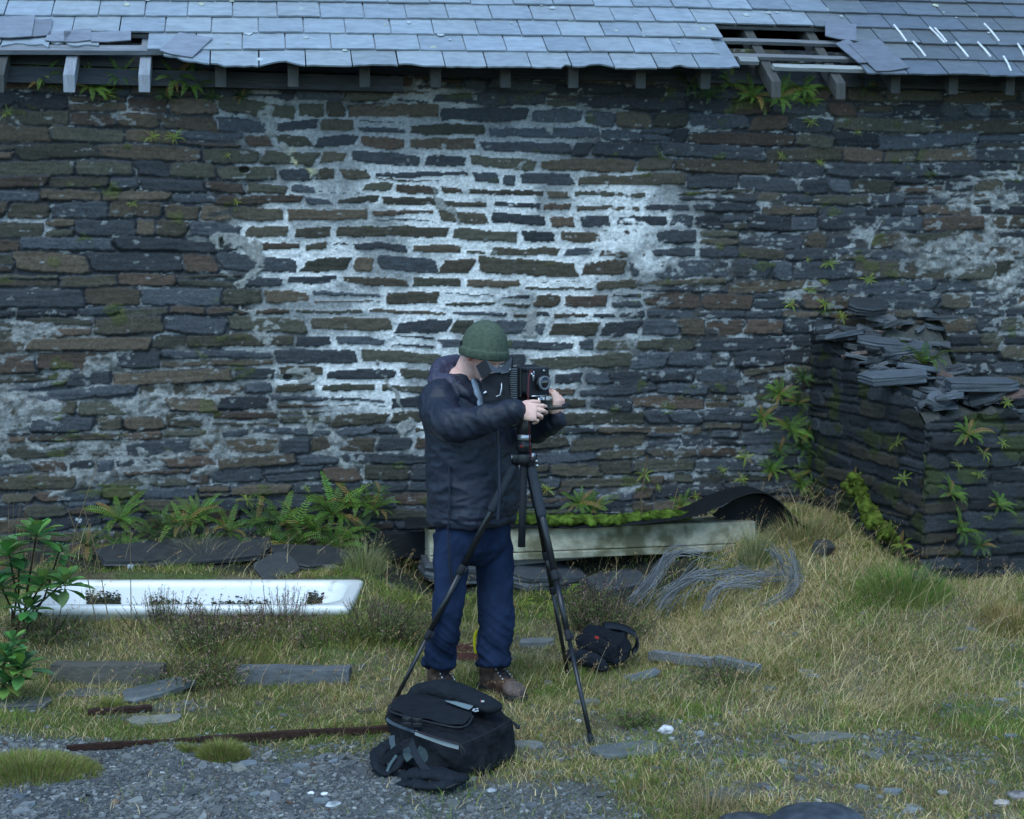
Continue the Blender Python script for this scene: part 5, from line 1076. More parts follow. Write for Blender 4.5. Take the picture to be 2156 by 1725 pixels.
# jacket
mb = MB()
def sec(px, py, d, a, b, tw=0, fw=0):
    c = Q(px, py, d)+F_*fw; return (c, F_*a, Lf*b)
secs = [(997, 1098, D0, .168, .205), (997, 1090, D0, .176, .214), (997, 1060, D0, .184, .222), (997, 1020, D0, .186, .228), (995, 970, D0, .180, .232), (992, 920, D0, .170, .236), (985, 875, D0, .160, .235), (975, 840, D0, .148, .215), (967, 815, D0, .120, .165), (964, 798, D0, .092, .115), (964, 786, D0, .08, .09)]
rs_ = [sec(*s) for s in secs]; mb.loft(rs_, 40, power=2.25)
stube(mb, [Q(950, 838, 6.40), SR+UP*.0, Q(925, 868, 6.24), ER+UP*0-RT*.0, Q(985, 892, 6.12), Q(1030, 880, 6.09), Q(1082, 866, 6.06)], [.085, .088, .086, .078, .072, .064, (.052, .050)], 28)
stube(mb, [Q(1005, 840, 6.58), SL, Q(1075, 880, 6.62), EL+RT*.0, Q(1140, 900, 6.40), Q(1170, 884, 6.305)], [.08, .082, .075, .066, .058, .050], 26)
# collar
stube(mb, [Q(935, 800, 6.44), Q(945, 790, 6.56), Q(975, 790, 6.58), Q(1005, 812, 6.52)], [.03, .034, .034, .03], 14); stube(mb, [Q(935, 800, 6.44), Q(950, 806, 6.33), Q(975, 822, 6.28), Q(1000, 845, 6.30)], [.03, .032, .026, .02], 14)
V_, N_, Fc = voxel(mb, .0065, 3, .5)
x_, y_, z_ = V_.T; cr = x_*RT.x+y_*RT.y; cf = x_*FW.x+y_*FW.y
def ridge(a): return 1-np.abs(a*2-1)
base_r = foot.x*RT.x+foot.y*RT.y; zt_ = z_
sx0 = SR.dot(RT); isarm = ss(cr-(base_r-.05), -.02, .05)*ss(z_, float(Q(1000, 925, 6.2).z), float(Q(1000, 915, 6.2).z))
w1 = ridge(fb3(cr*7+z_*4, cf*6, z_*13-cr*3, 5, 3))      # diagonal drapes
w2 = ridge(fb3(cr*14+z_*9, cf*10, z_*5, 6, 3))           # folds across the sleeves
w3 = ridge(fb3(cr*9, cf*9, z_*34+cr*6, 8, 3))*ss(z_, float(Q(1000, 1010, D0).z), float(Q(1000, 1090, D0).z))
near_arm = ss(.14-np.abs(z_-float(ER.z)-.01), 0, .06)
gat = ss(z_, float(Q(1000, 985, D0).z), float(Q(1000, 1040, D0).z))
disp = (w1**2-.45)*.020*(1-near_arm)+(w2**2-.45)*.022*near_arm+(w3**2-.4)*.014+(ridge(fb3(cr*22, cf*22, z_*30, 9, 2))**3-.3)*.003
hemz = float(Q(997, 1083, D0).z); disp -= .010*np.exp(-((z_-hemz)/.006)**2)
V_ = V_+N_*(disp*.8)[:, None]; jc = mix((.012, .0155, .027), (.017, .021, .035), ss(fb3(x_*9, y_*9, z_*9, 10, 3), .35, .65))
jac = link('jacket', np_mesh('jacket', V_, Fc, jc, True), M['jacket'], person); jac['label'] = 'dark navy waterproof jacket'
def line_on(name, px_pts, d, r, mat, parent, col=(.02, .025, .04)):
    b_ = MB(); b_.tube([Q(a, b, c) for a, b, c in px_pts], r, 6, col=col); return emit(b_, name, mat, parent)
line_on('placket', [(1046, 860, 6.235), (1050, 950, 6.215), (1052, 1040, 6.205), (1048, 1095, 6.215)], 0, (.008), M['jacket'], jac, (.016, .02, .034))
line_on('drawcord', [(945, 1075, 6.245), (943, 1120, 6.25), (944, 1180, 6.24), (950, 1235, 6.24), (953, 1222, 6.24), (948, 1180, 6.24), (948, 1125, 6.24)], 0, .0025, M['jacket'], jac, (.01, .012, .02))
line_on('pocket_zip', [(944, 965, 6.245), (947, 1010, 6.23), (946, 1075, 6.235)], 0, .004, M['jacket'], jac, (.012, .015, .026))
# hood
mb = MB()
hp = [Q(912, 800, 6.42), Q(920, 778, 6.50), Q(940, 762, 6.54), Q(965, 762, 6.55)]
stube(mb, [Q(915, 802, 6.34), Q(925, 778, 6.42), Q(945, 764, 6.50), Q(975, 770, 6.58), Q(1000, 795, 6.58)], [.026, .034, .036, .032, .024], 16)
stube(mb, [Q(915, 802, 6.34), Q(940, 800, 6.33), Q(962, 815, 6.30), Q(978, 828, 6.29)], [.024, .026, .022, .014], 14)
stube(mb, [Q(925, 790, 6.40), Q(945, 785, 6.45), Q(965, 795, 6.5)], [.03, .034, .03], 14)
V_, N_, Fc = voxel(mb, .006, 2); d = (ridge(fb3(V_[:, 0]*22, V_[:, 1]*22, V_[:, 2]*30, 12, 3))**2-.4)*.014; V_ += N_*d[:, None]
link('hood', np_mesh('hood', V_, Fc, np.tile((.040, .038, .066), (len(V_), 1)), True), M['jacket'], person)
mb = MB(); stube(mb, [Q(1000, 806, 6.40), Q(1008, 838, 6.33), Q(1014, 866, 6.27)], [(.012, .03), (.014, .028), (.008, .02)], 14, up=F_)
mb.c = [(.20, .26, .33)]*len(mb.v); emit(mb, 'shirt', M['denim'], person, True)
# jeans
mb = MB()
hips = [(996, 1080, D0, .13, .180), (996, 1120, D0, .142, .190), (996, 1150, D0, .136, .180), (997, 1172, D0, .100, .135), (998, 1186, D0, .06, .075)]
mb.loft([sec(*s) for s in hips], 36, power=2.2)
stube(mb, [Q(950, 1125, 6.37), Q(948, 1200, 6.33), Q(946, 1250, 6.31), Q(939, 1310, 6.32), Q(930, 1365, 6.36), Q(924, 1390, 6.38), Q(923, 1402, 6.38)], [.082, .073, .066, .061, .060, .065, .067], 28, round_ends=False)
stube(mb, [Q(1036, 1125, 6.52), Q(1041, 1200, 6.50), Q(1044, 1250, 6.47), Q(1045, 1310, 6.45), Q(1040, 1360, 6.45), Q(1038, 1386, 6.45), Q(1038, 1397, 6.45)], [.086, .086, .079, .073, .069, .069, .069], 28, round_ends=False)
V_, N_, Fc = voxel(mb, .006, 4, .5); x_, y_, z_ = V_.T; cr = x_*RT.x+y_*RT.y; cf = x_*FW.x+y_*FW.y
zk = float(Q(0, 1290, 6.4).z); zb = float(Q(0, 1400, 6.4).z)
low = ss(z_, zk+.12, zb); w1 = ridge(fb3(cr*9+z_*12, cf*9, z_*15+cr*14, 21, 3)); w2 = ridge(fb3(cr*7, cf*7, z_*7-cr*7, 22, 3)); w3 = ridge(fb3(cr*14-z_*12, cf*12, z_*24-cr*12, 23, 2))
bulge = .0012*np.sin((z_-zb)*75+cr*14)*ss(z_, zb+.17, zb+.04)
V_ = V_+N_*(((w1**2-.4)*.024*low+(w2**2-.45)*.017*(1-low*.6)+(w3**2-.4)*.004*low+bulge))[:, None]
jc = mix((.008, .016, .040), (.012, .023, .056), ss(fb3(x_*12, y_*12, z_*8, 24, 3), .3, .7))
link('jeans', np_mesh('jeans', V_, Fc, jc, True), M['denim'], person)
# boots
def boot(ankle, heel, toe, name_lab, seed):
    ax = (toe-heel); ax.z = 0; Lb = ax.length; ax.normalize(); sd = ax.cross(UP); t = None
    mb = MB(); z0 = heel.z
    def B(f, s, u): return Vector((heel.x, heel.y, z0))+ax*f+sd*s+UP*u
    mb.loft([(B(.065, 0, .03), sd*.040, ax*.062), (B(.062, 0, .075), sd*.042, ax*.060), (B(.062, 0, .115), sd*.046, ax*.058), (B(.060, 0, .155), sd*.050, ax*.060), (B(.06, 0, .175), sd*.05, ax*.06)], 20)
    rr_ = []
    for f, w_, h_ in ((.008, .024, .05), (.03, .036, .068), (.08, .040, .095), (.13, .042, .088), (.17, .047, .068), (.21, .050, .056), (.245, .047, .050), (.275, .036, .042), (.292, .02, .028)):
        rr_.append((B(f*Lb/.30, 0, .028+h_*.42), sd*w_, UP*h_*.62))
    mb.loft(rr_, 20)
    V_, N_, Fc = voxel(mb, .0055, 3); d = (ridge(fb3(V_[:, 0]*25, V_[:, 1]*25, V_[:, 2]*25, seed, 3))**2-.4)*.008; V_ += N_*d[:, None]
    V_[:, 2] = np.maximum(V_[:, 2], z0+.02)
    C_ = mix((.055, .028, .018), (.11, .065, .045), ss(fb3(V_[:, 0]*20, V_[:, 1]*20, V_[:, 2]*20, seed+1, 3), .35, .65)); fr = (V_-np.array(B(0, 0, 0)))@np.array(ax)
    C_ = mix(C_, (.12, .095, .085), ss(fr, .2, .24)*.7)
    bt_ = link('boot', np_mesh('boot', V_, Fc, C_, True), M['boot'], person); bt_['label'] = name_lab
    mb = MB(); pts = []
    out = [(-.012, .028), (.0, .040), (.06, .043), (.13, .043), (.19, .053), (.25, .052), (.285, .040), (.305, .018)]
    P = [B(f*Lb/.30, w_, 0) for f, w_ in out]+[B(f*Lb/.30, -w_, 0) for f, w_ in out[::-1]]; mb.prism(P, UP*.032, (.016, .017, .018)); emit(mb, 'sole', M['paint'], bt_, bevel=.006)
    mb = MB(); n = 7
    for k in range(n):
        f, u = (.118+.095*k/(n-1)*.95, .150-.062*(k/(n-1))**.8) if True else 0; f = .104+.10*(k/(n-1)); u = .158-.078*(k/(n-1))**.75
        wv = .026; a_, b_ = B(f, wv, u), B(f, -wv, u); a2, b2 = B(f+.014, wv, u-.012), B(f+.014, -wv, u-.012)
        mid = B(f+.010, 0, u+.006); mb.tube([a_, mid, b2], .0022, 5, col=(.012, .016, .025)); mb.tube([b_, mid, a2], .0022, 5, col=(.012, .016, .025))
        for s in (a_, b_): mb.ell(s, ax*.004, sd*.004, UP*.004, (.5, .52, .55), 8, 5)
    c_ = B(.112, 0, .166)
    for s in (1, -1): mb.tube([c_, c_+sd*s*.02+ax*.03+UP*.012, c_+sd*s*.03+ax*.045-UP*.015, c_+sd*s*.01+ax*.02-UP*.005], .002, 5, col=(.012, .016, .025)); mb.tube([c_, c_+sd*s*.015+ax*.035-UP*.03, c_+sd*s*.03+ax*.06-UP*.06], .0018, 5, col=(.012, .016, .025))
    emit(mb, 'laces', M['paint'], bt_)
fr_ = hit(918, 1462); tr_ = fr_+facing(35)*.30; g0 = gh(fr_.x, fr_.y); hl_ = Vector((fr_.x, fr_.y, g0))
boot(None, hl_-facing(35)*.04+RT*.015, hl_+facing(62)*.26, 'brown boot mostly hidden behind the backpack', 31)
he = hit(1022, 1452); he.z = gh(he.x, he.y); te = hit(1083, 1474); te.z = he.z
dd = (te-he); dd.z = 0; dd.normalize(); boot(None, he-dd*.02, he+dd*.285, 'scuffed brown hiking boot with metal eyelets, toe to the right', 33)
mb = MB(); rp_ = WR+RT*.012+hd.normalized()*.092; ringc = Q(1122, 884, 6.03)
a_ = [ringc+UP*(.0095*math.cos(t))+FW*(.0095*math.sin(t)) for t in np.linspace(0, 6.28, 16)]; mb.tube(a_, .0014, 6, round_ends=False); emit(mb, 'ring', M['silver'], person)

# ---------------------------------------------------------------- tripod
apex = Q(1103, 962, 6.22)
tri = thing('tripod', 'tall black tripod with foam grips standing in front of the person', 'tripod', Vector((apex.x, apex.y, gh(apex.x, apex.y))))
def tleg(p0, p1, lab=None, foamend=.2, locks=(.40, .70)):
    d = (p1-p0); L = d.length; d.normalize()
    b_ = MB(); b_.tube([p0, p0+d*L*locks[0]], [.0155, .0145], 16, round_ends=False); b_.tube([p0+d*L*locks[0], p0+d*L*locks[1]], [.0125, .0125], 16, round_ends=False); b_.tube([p0+d*L*locks[1], p1], [.0095, .0095], 14, round_ends=False); lg = emit(b_, 'leg', M['black'], tri, True)
    b_ = MB(); b_.tube([p0+d*.03, p0+d*.05, p0+d*L*foamend, p0+d*(L*foamend+.012)], [.017, .0205, .0205, .017], 18, round_ends=False); emit(b_, 'foam_grip', M['foam'], lg, True)
    for k, r in ((locks[0], .0175), (locks[1], .0145)):
        c = p0+d*L*k; b_ = MB(); b_.tube([c-d*.022, c-d*.018, c+d*.018, c+d*.022], [r*.85, r, r, r*.85], 16, round_ends=False)
        s = RT*.9-FW*.3; b_.ell(c+s*(r+.004), d*.014, FW*.007, s*.008); b_.box(c+s*(r+.007)+d*.004, d*.016, FW*.006, s*.002); emit(b_, 'lock', M['matte'], lg, True, 0)
    b_ = MB(); b_.tube([p1-d*.04, p1-d*.015, p1+d*.008], [.012, .0125, .008], 12); emit(b_, 'foot', M['matte'], lg, True); return lg
fl = hit(822, 1494); frt = hit(1247, 1570); bk_ = hit(1197, 1427)
tleg(apex-RT*.028-UP*.01, fl, foamend=.20, locks=(.44, .70)); tleg(apex+RT*.028-FW*.02-UP*.02, frt, foamend=.20, locks=(.42, .63)); tleg(apex+RT*.02+FW*.03-UP*.01, bk_, foamend=.20, locks=(.42, .58))
b_ = MB(); b_.tube([apex+UP*.02, Q(1101, 1060, 6.22), Q(1098, 1152, 6.22)], [.0165, .0165, .0165], 18, round_ends=False); emit(b_, 'centre_column', M['matte'], tri, True)
b_ = MB(); b_.tube([apex-UP*.035, apex-UP*.02, apex+UP*.012, apex+UP*.018], [.03, .040, .040, .030], 18, round_ends=False)
for a in (200, 340, 80): a = math.radians(a); d = RT*math.cos(a)+FW*math.sin(a); b_.box(apex+d*.040-UP*.005, d*.016, d.cross(UP)*.018, UP*.018)
emit(b_, 'spider', M['black'], tri, True, .002)
b_ = MB(); b_.box(apex+RT*.040+UP*.005-FW*.03, RT*.009, FW*.004, UP*.014); b_.box(apex-RT*.050+UP*.0-FW*.02, RT*.005, FW*.004, UP*.012); b_.ell(apex+RT*.055-UP*.015-FW*.03, RT*.006, FW*.006, UP*.006); b_.ell(apex+RT*.058-UP*.035-FW*.03, RT*.006, FW*.006, UP*.006); emit(b_, 'metal_catch', M['silver'], tri, True)
# head
hb = apex+UP*.018
hd_ = [(0, .026), (.01, .033), (.03, .036), (.045, .034), (.055, .024)]
b_ = MB(); b_.loft([(hb+UP*u, RT*r, FW*r) for u, r in hd_], 24); emit(b_, 'levelling_base', M['black'], tri, True)
b_ = MB(); b_.ell(hb+UP*.032-FW*.036-RT*.010, RT*.006, FW*.003, UP*.006); emit(b_, 'red_dot', M['redlogo'], tri, True)
b_ = MB(); b_.loft([(hb+UP*u, RT*r, FW*r) for u, r in ((.055, .026), (.060, .030), (.078, .030), (.082, .026))], 24); emit(b_, 'head_collar', M['silver'], tri, True)
b_ = MB(); b_.loft([(hb+UP*u, RT*r, FW*r) for u, r in ((.080, .028), (.09, .031), (.13, .031), (.15, .026), (.165, .026), (.17, .034), (.185, .034))], 24); b_.tube([hb+UP*.14, hb+UP*.143+RT*.045-FW*.01], [.012, .014], 12); b_.tube([hb+UP*.125-RT*.02, hb+UP*.12-RT*.055-FW*.02], [.008, .013], 12)
b_.box(hb+UP*.195, RT*.05, FW*.035, UP*.008); emit(b_, 'tripod_head', M['black'], tri, True, .003)
# ---------------------------------------------------------------- view camera
A_ = facing(50); Bv = RT*math.sin(math.radians(50))+FW*math.cos(math.radians(50)); lens = Q(1136, 806, 6.22)
vc = thing('view_camera', 'black large format bellows camera with a viewing hood on the tripod', 'camera', lens-A_*.12-UP*.09)
def CB(s, b, u): return lens+A_*s+Bv*b+UP*u
def cbox(mb, s0, s1, b0, b1, u0, u1, col=None): mb.box(CB((s0+s1)/2, (b0+b1)/2, (u0+u1)/2), A_*(s1-s0)/2, Bv*(b1-b0)/2, UP*(u1-u0)/2, col)
b_ = MB(); cbox(b_, -.012, 0, -.056, .056, -.062, .062); cbox(b_, -.02, -.008, -.061, .061, -.055, .050); emit(b_, 'lens_board', M['matte'], vc, bevel=.003)
b_ = MB(); n = 24
def ringz(b_, prof): b_.loft([(CB(s, .0, 0), Bv*r, UP*r) for s, r in prof], n)
ringz(b_, [(0, .024), (.010, .030), (.014, .033), (.024, .033), (.028, .030), (.034, .026)]); ls = emit(b_, 'lens', M['black'], vc, True)
b_ = MB(); ringz(b_, [(.030, .0315), (.038, .0315), (.038, .024), (.034, .022)]); emit(b_, 'lens_rim', M['plastic'], ls, True)
b_ = MB(); b_.ell(CB(.032, 0, 0), Bv*.021, UP*.021, A_*.007); emit(b_, 'lens_glass', M['glass'], ls, True)
b_ = MB(); b_.box(CB(.012, -.046, .030), A_*.003, Bv*.004, UP*.022); b_.ell(CB(.006, -.050, .040), Bv*.006, A_*.004, UP*.006); b_.ell(CB(.006, .02, .052), Bv*.006, A_*.004, UP*.005); cbox(b_, .0, .006, -.048, .04, -.060, -.055); b_.box(CB(.004, 0, -.085), A_*.003, Bv*.012, UP*.02); emit(b_, 'lens_fitting', M['silver'], ls, True)
# pleated bellows from board to rear body
b_ = MB(); rg = []; m_ = 14
for k in range(m_+1):
    f = k/m_; h_ = .046+.012*f-(.005 if k % 2 else 0); rg.append((CB(-.012-.075*f, 0, .004+.006*f), Bv*h_*1.2, UP*h_*1.15))
b_.loft(rg, 16, power=6); emit(b_, 'bellows', M['matte'], vc)
b_ = MB(); cbox(b_, -.085, -.005, -.062, .062, .050, .066); cbox(b_, -.085, -.045, -.070, -.062, -.065, .066); cbox(b_, -.085, -.045, .062, .070, -.065, .066); emit(b_, 'body_shell', M['black'], vc, bevel=.004)
b_ = MB(); cbox(b_, -.105, -.080, -.076, .076, -.082, .068); rb_ = emit(b_, 'rear_frame', M['matte'], vc, bevel=.004)
b_ = MB()
for k in range(15): cbox(b_, -.108, -.060, -.088, -.075, -.078+k*.0096, -.0725+k*.0096, (.11, .125, .14))
emit(b_, 'grip_ribs', M['paint'], rb_, bevel=.001)
b_ = MB(); cbox(b_, -.10, .115, -.045, .045, -.112, -.100); cbox(b_, .02, .125, -.060, .060, -.107, -.099); cbox(b_, -.02, .06, -.012, .012, -.100, -.075)
for s in (-1, 1): b_.tube([CB(.015, s*.02, -.10), CB(.01, s*.025, -.06)], .003, 6)
emit(b_, 'focusing_bed', M['black'], vc, bevel=.002)
b_ = MB(); b_.tube([CB(.09, .062, -.100), CB(.09, .085, -.098)], [.010, .012], 12); b_.tube([CB(.09, -.062, -.100), CB(.09, -.085, -.098)], [.010, .012], 12); emit(b_, 'focus_knob', M['matte'], vc, True)
# viewing hood
def qp(z): return [Q(a, b, d) for a, b, d in z]
def panel(pts, off, mat, name, col=(1, 1, 1)):
    b_ = MB(); b_.prism(pts, off, col); return emit(b_, name, M[mat], vc, bevel=.0015)
panel(qp([(1012, 801, 6.20), (1034, 786, 6.20), (1070, 783, 6.23), (1074, 842, 6.23), (1021, 845, 6.20)]), FW*.13+RT*.05, 'matte', 'chimney')
panel(qp([(1001, 771, 6.17), (1021.7, 756, 6.17), (1035, 784.5, 6.17), (1015, 798, 6.17)]), FW*.006+RT*.002, 'matte', 'hood_flap')
arc = [(1021.7, 756.3, 6.175)]+[(1021.7+56.5*t, 756.3-3*t+19*math.sin(math.pi*min(max((t-.04)/.90, 0), 1))**.8, 6.175+.05*t) for t in np.linspace(.08, .95, 12)]+[(1078.5, 753.5, 6.225), (1073.5, 784, 6.225), (1034.4, 784.8, 6.175)]
b_ = MB(); b_.prism(qp(arc), FW*.006, (.060, .070, .085)); emit(b_, 'hood_panel', M['paint'], vc)
panel(qp([(1077, 754, 6.225), (1079, 754, 6.225), (1079, 784, 6.33), (1074, 784, 6.225)]), RT*.004, 'matte', 'hood_flap')
b_ = MB(); b_.tube(qp([(1020, 828, 6.195), (1023, 826, 6.195)]), .006, 8); b_.box(Q(1056, 821, 6.20), RT*.002, FW*.004, UP*.03); b_.tube(qp([(1045, 835, 6.2), (1053, 832, 6.2), (1056, 815, 6.2)]), .0025, 6); b_.tube(qp([(1056, 786, 6.21), (1070, 784, 6.18), (1074, 778, 6.16)]), .0035, 6); emit(b_, 'hood_catch', M['silver'], vc, True)
b_ = MB(); b_.tube(catmull(qp([(1124, 789, 6.12), (1118, 780, 6.10), (1113, 800, 6.09), (1112, 850, 6.09), (1114, 900, 6.12), (1116, 945, 6.16), (1119, 965, 6.17)]), 6), .0028, 6); emit(b_, 'cable_release', M['red'], vc, True)

# ---------------------------------------------------------------- backpack
Zb = lambda x, y: ((880+x/4.79)*.8624, (1600+y/4.79)*.8624)
def ZQ(x, y, d): a, b = Zb(x, y); return Q(a, b, d)
bp0 = hit(940, 1640); bpk = thing('backpack', 'large black padded camera backpack lying on its straps on the gravel in front', 'backpack', bp0)
mb = MB()
hullp = [ZQ(300, 720, 5.62), ZQ(345, 900, 5.60), ZQ(430, 1330, 5.50), ZQ(700, 1400, 5.38), ZQ(1180, 1440, 5.32), ZQ(1185, 1075, 5.30), ZQ(640, 900, 5.42), ZQ(1500, 1360, 5.40), ZQ(1780, 1270, 5.58), ZQ(1820, 1120, 5.62), ZQ(1765, 770, 5.66), ZQ(1600, 640, 5.74), ZQ(1300, 520, 5.80), ZQ(900, 440, 5.86), ZQ(640, 430, 5.88), ZQ(400, 560, 5.80), ZQ(800, 1300, 5.9), ZQ(1500, 1250, 5.95), ZQ(700, 1050, 6.0)]
mb.hull(hullp)
V_, N_, Fc = voxel(mb, .0065, 14, .5); d = (ridge(fb3(V_[:, 0]*11, V_[:, 1]*11, V_[:, 2]*15, 41, 3))**2-.42)*.018+(ridge(fb3(V_[:, 0]*30, V_[:, 1]*30, V_[:, 2]*34, 42, 3))**2-.4)*.003
V_ = V_+N_*d[:, None]; bkc = mix((.007, .008, .010), (.012, .014, .017), ss(fb3(V_[:, 0]*9, V_[:, 1]*9, V_[:, 2]*9, 43, 3), .3, .7)); link('main_bag', np_mesh('main_bag', V_, Fc, bkc, True), M['black_cloth'], bpk)
def pad(name, pts, th, parent=None, vox=.005, wr=.006, col=(.011, .013, .017), mat='black_cloth', sm=6):
    b_ = MB(); b_.hull(pts+[p-(Q(0, 0, 1)*0+AXF)*-th for p in pts]); V_, N_, Fc = voxel(b_, vox, sm); d = (ridge(fb3(V_[:, 0]*24, V_[:, 1]*24, V_[:, 2]*28, len(pts)+5, 3))**2-.4)*wr; V_ = V_+N_*d[:, None]
    return link(name, np_mesh(name, V_, Fc, np.tile(col, (len(V_), 1)), True), M[mat], parent or bpk)
lid = pad('top_pocket', [ZQ(345, 600, 5.62), ZQ(350, 660, 5.57), ZQ(600, 720, 5.52), ZQ(950, 800, 5.44), ZQ(1130, 830, 5.42), ZQ(1240, 800, 5.44), ZQ(1310, 710, 5.50), ZQ(1250, 600, 5.6), ZQ(1000, 530, 5.68), ZQ(650, 490, 5.74), ZQ(450, 510, 5.72)], .09, wr=.005)
b_ = MB(); b_.tube(catmull([ZQ(340, 590, 5.585), ZQ(345, 655, 5.555), ZQ(600, 735, 5.49), ZQ(950, 815, 5.41), ZQ(1130, 845, 5.39), ZQ(1250, 815, 5.41), ZQ(1315, 715, 5.47)], 6), .0045, 7, col=(.012, .014, .018)); emit(b_, 'pocket_piping', M['paint'], lid, True)
mb = MB(); stube(mb, [ZQ(650, 440, 5.86), ZQ(800, 400, 5.84), ZQ(1000, 410, 5.78), ZQ(1200, 470, 5.72), ZQ(1400, 550, 5.64), ZQ(1560, 620, 5.58)], [(.030, .045), (.036, .05), (.036, .055), (.034, .055), (.026, .055), (.016, .045)], 20, up=UP)
V_, N_, Fc = voxel(mb, .006, 4); d = (ridge(fb3(V_[:, 0]*14, V_[:, 1]*14, V_[:, 2]*30, 46, 3))**2-.4)*.010; link('padded_flap', np_mesh('padded_flap', V_+N_*d[:, None], Fc, np.tile((.012, .015, .019), (len(V_), 1)), True), M['black_cloth'], bpk)
b_ = MB(); b_.prism([ZQ(985, 537, 5.625), ZQ(1130, 550, 5.59), ZQ(1320, 600, 5.545), ZQ(1270, 642, 5.53), ZQ(1150, 600, 5.56)], AXF*.02, (.13, .17, .18)); emit(b_, 'grey_panel', M['paint'], bpk, bevel=.003)
b_ = MB()
for (x, y) in ((1330, 630), (1365, 625), (1345, 655), (1320, 645), (1370, 650)): b_.box(ZQ(x, y, 5.505), RT*.0042, FW*.002, UP*.0022, (.42, .46, .5))
b_.box(ZQ(1430, 538, 5.565), RT*.006, FW*.002, UP*.003, (.5, .5, .52)); b_.box(ZQ(1410, 534, 5.565), RT*.002, FW*.002, UP*.002, (.5, .05, .05)); emit(b_, 'woven_label', M['paint'], bpk)
def strip(name, pts, wv, mat, col, parent=bpk, th=.003):
    P = catmull(pts, 5); b_ = MB(); vs = []
    for i, p in enumerate(P):
        t = (P[min(i+1, len(P)-1)]-P[max(i-1, 0)]).normalized(); s = t.cross(AXF).normalized()*wv/2
        vs += [p-s, p+s, p+s+AXF*th, p-s+AXF*th]
    n = len(P); fs = [(0, 1, 2, 3), (n*4-1, n*4-2, n*4-3, n*4-4)]
    for i in range(n-1):
        for j in range(4): j2 = (j+1) % 4; fs.append((i*4+j, (i+1)*4+j, (i+1)*4+j2, i*4+j2))
    b_.add(vs, fs, col); return emit(b_, name, M[mat], parent)
strip('zip_guard', [ZQ(300, 745, 5.575), ZQ(400, 810, 5.52), ZQ(640, 900, 5.40)], .012, 'paint', (.06, .08, .10)); strip('reflective_strip', [ZQ(640, 905, 5.365), ZQ(860, 985, 5.315), ZQ(1000, 1035, 5.29), ZQ(1150, 1075, 5.27)], .018, 'paint', (.22, .25, .25))
b_ = MB(); b_.tube(catmull([ZQ(640, 885, 5.37), ZQ(900, 970, 5.30), ZQ(1165, 1045, 5.265)], 6), .004, 6, col=(.02, .014, .018)); b_.tube(catmull([ZQ(1190, 1040, 5.275), ZQ(1450, 930, 5.40), ZQ(1760, 765, 5.60)], 6), .005, 6, col=(.010, .012, .016)); emit(b_, 'zip', M['paint'], bpk, True)
b_ = MB(); b_.tube([ZQ(1165, 1045, 5.26), ZQ(1210, 1100, 5.25), ZQ(1225, 1165, 5.25)], .004, 6, col=(.012, .014, .016)); b_.tube([ZQ(1175, 1060, 5.26), ZQ(1180, 1130, 5.25), ZQ(1200, 1170, 5.25)], .003, 6, col=(.012, .014, .016)); b_.tube([ZQ(1755, 760, 5.6), ZQ(1800, 800, 5.56), ZQ(1845, 840, 5.54)], [.004, .005, .009], 8, col=(.012, .014, .016)); emit(b_, 'zip_pull', M['paint'], bpk, True)
for x, y in ((545, 780), (665, 790)):
    b_ = MB(); b_.box(ZQ(x, y-30, 5.425), RT*.018, FW*.005, UP*.008, (.02, .026, .032)); b_.box(ZQ(x, y+30, 5.41), RT*.017, FW*.005, UP*.008, (.02, .026, .032)); b_.box(ZQ(x, y, 5.42), RT*.008, FW*.004, UP*.013, (.02, .026, .032)); emit(b_, 'buckle', M['black'], bpk, bevel=.002)
strip('strap', [ZQ(630, 1000, 5.36), ZQ(480, 1060, 5.36), ZQ(350, 1160, 5.38), ZQ(230, 1260, 5.40)], .028, 'black_cloth', (.016, .019, .024)); strip('strap', [ZQ(590, 1010, 5.36), ZQ(640, 1150, 5.28), ZQ(760, 1330, 5.22), ZQ(960, 1480, 5.20), ZQ(1010, 1520, 5.20)], .026, 'black_cloth', (.018, .023, .03))
strip('back_padding', [ZQ(560, 1060, 5.40), ZQ(540, 1150, 5.38), ZQ(580, 1220, 5.37)], .03, 'black_cloth', (.06, .085, .09)); strip('back_padding', [ZQ(660, 1120, 5.385), ZQ(740, 1170, 5.375), ZQ(790, 1230, 5.37)], .045, 'black_cloth', (.05, .072, .08)); strip('back_padding', [ZQ(365, 940, 5.54), ZQ(370, 1010, 5.52), ZQ(385, 1090, 5.50)], .022, 'black_cloth', (.06, .085, .10))
for pts, r in (([(350, 1020, 5.55), (220, 1130, 5.50), (195, 1220, 5.45), (260, 1330, 5.40), (330, 1370, 5.38), (400, 1290, 5.38), (440, 1150, 5.40)], [(.012, .03)]*7), ([(470, 1490, 5.30), (560, 1420, 5.30), (720, 1385, 5.26), (900, 1400, 5.23), (1100, 1430, 5.24), (1180, 1420, 5.28)], [(.012, .04), (.020, .05), (.024, .05), (.022, .05), (.018, .045), (.012, .03)]), ([(440, 1500, 5.30), (620, 1500, 5.22), (800, 1520, 5.18), (980, 1510, 5.19), (1120, 1470, 5.24)], [(.010, .03), (.014, .035), (.014, .04), (.015, .035), (.010, .03)])):
    b_ = MB(); stube(b_, [ZQ(a, b, c) for a, b, c in pts], r, 16, up=UP); V_, N_, Fc = voxel(b_, .005, 3); d = (ridge(fb3(V_[:, 0]*20, V_[:, 1]*20, V_[:, 2]*26, 47, 3))**2-.4)*.010; link('shoulder_strap', np_mesh('shoulder_strap', V_+N_*d[:, None], Fc, np.tile((.012, .015, .020), (len(V_), 1)), True), M['black_cloth'], bpk)
strip('strap_edging', [ZQ(310, 1360, 5.35), ZQ(350, 1270, 5.355), ZQ(420, 1170, 5.36)], .010, 'paint', (.07, .11, .12))
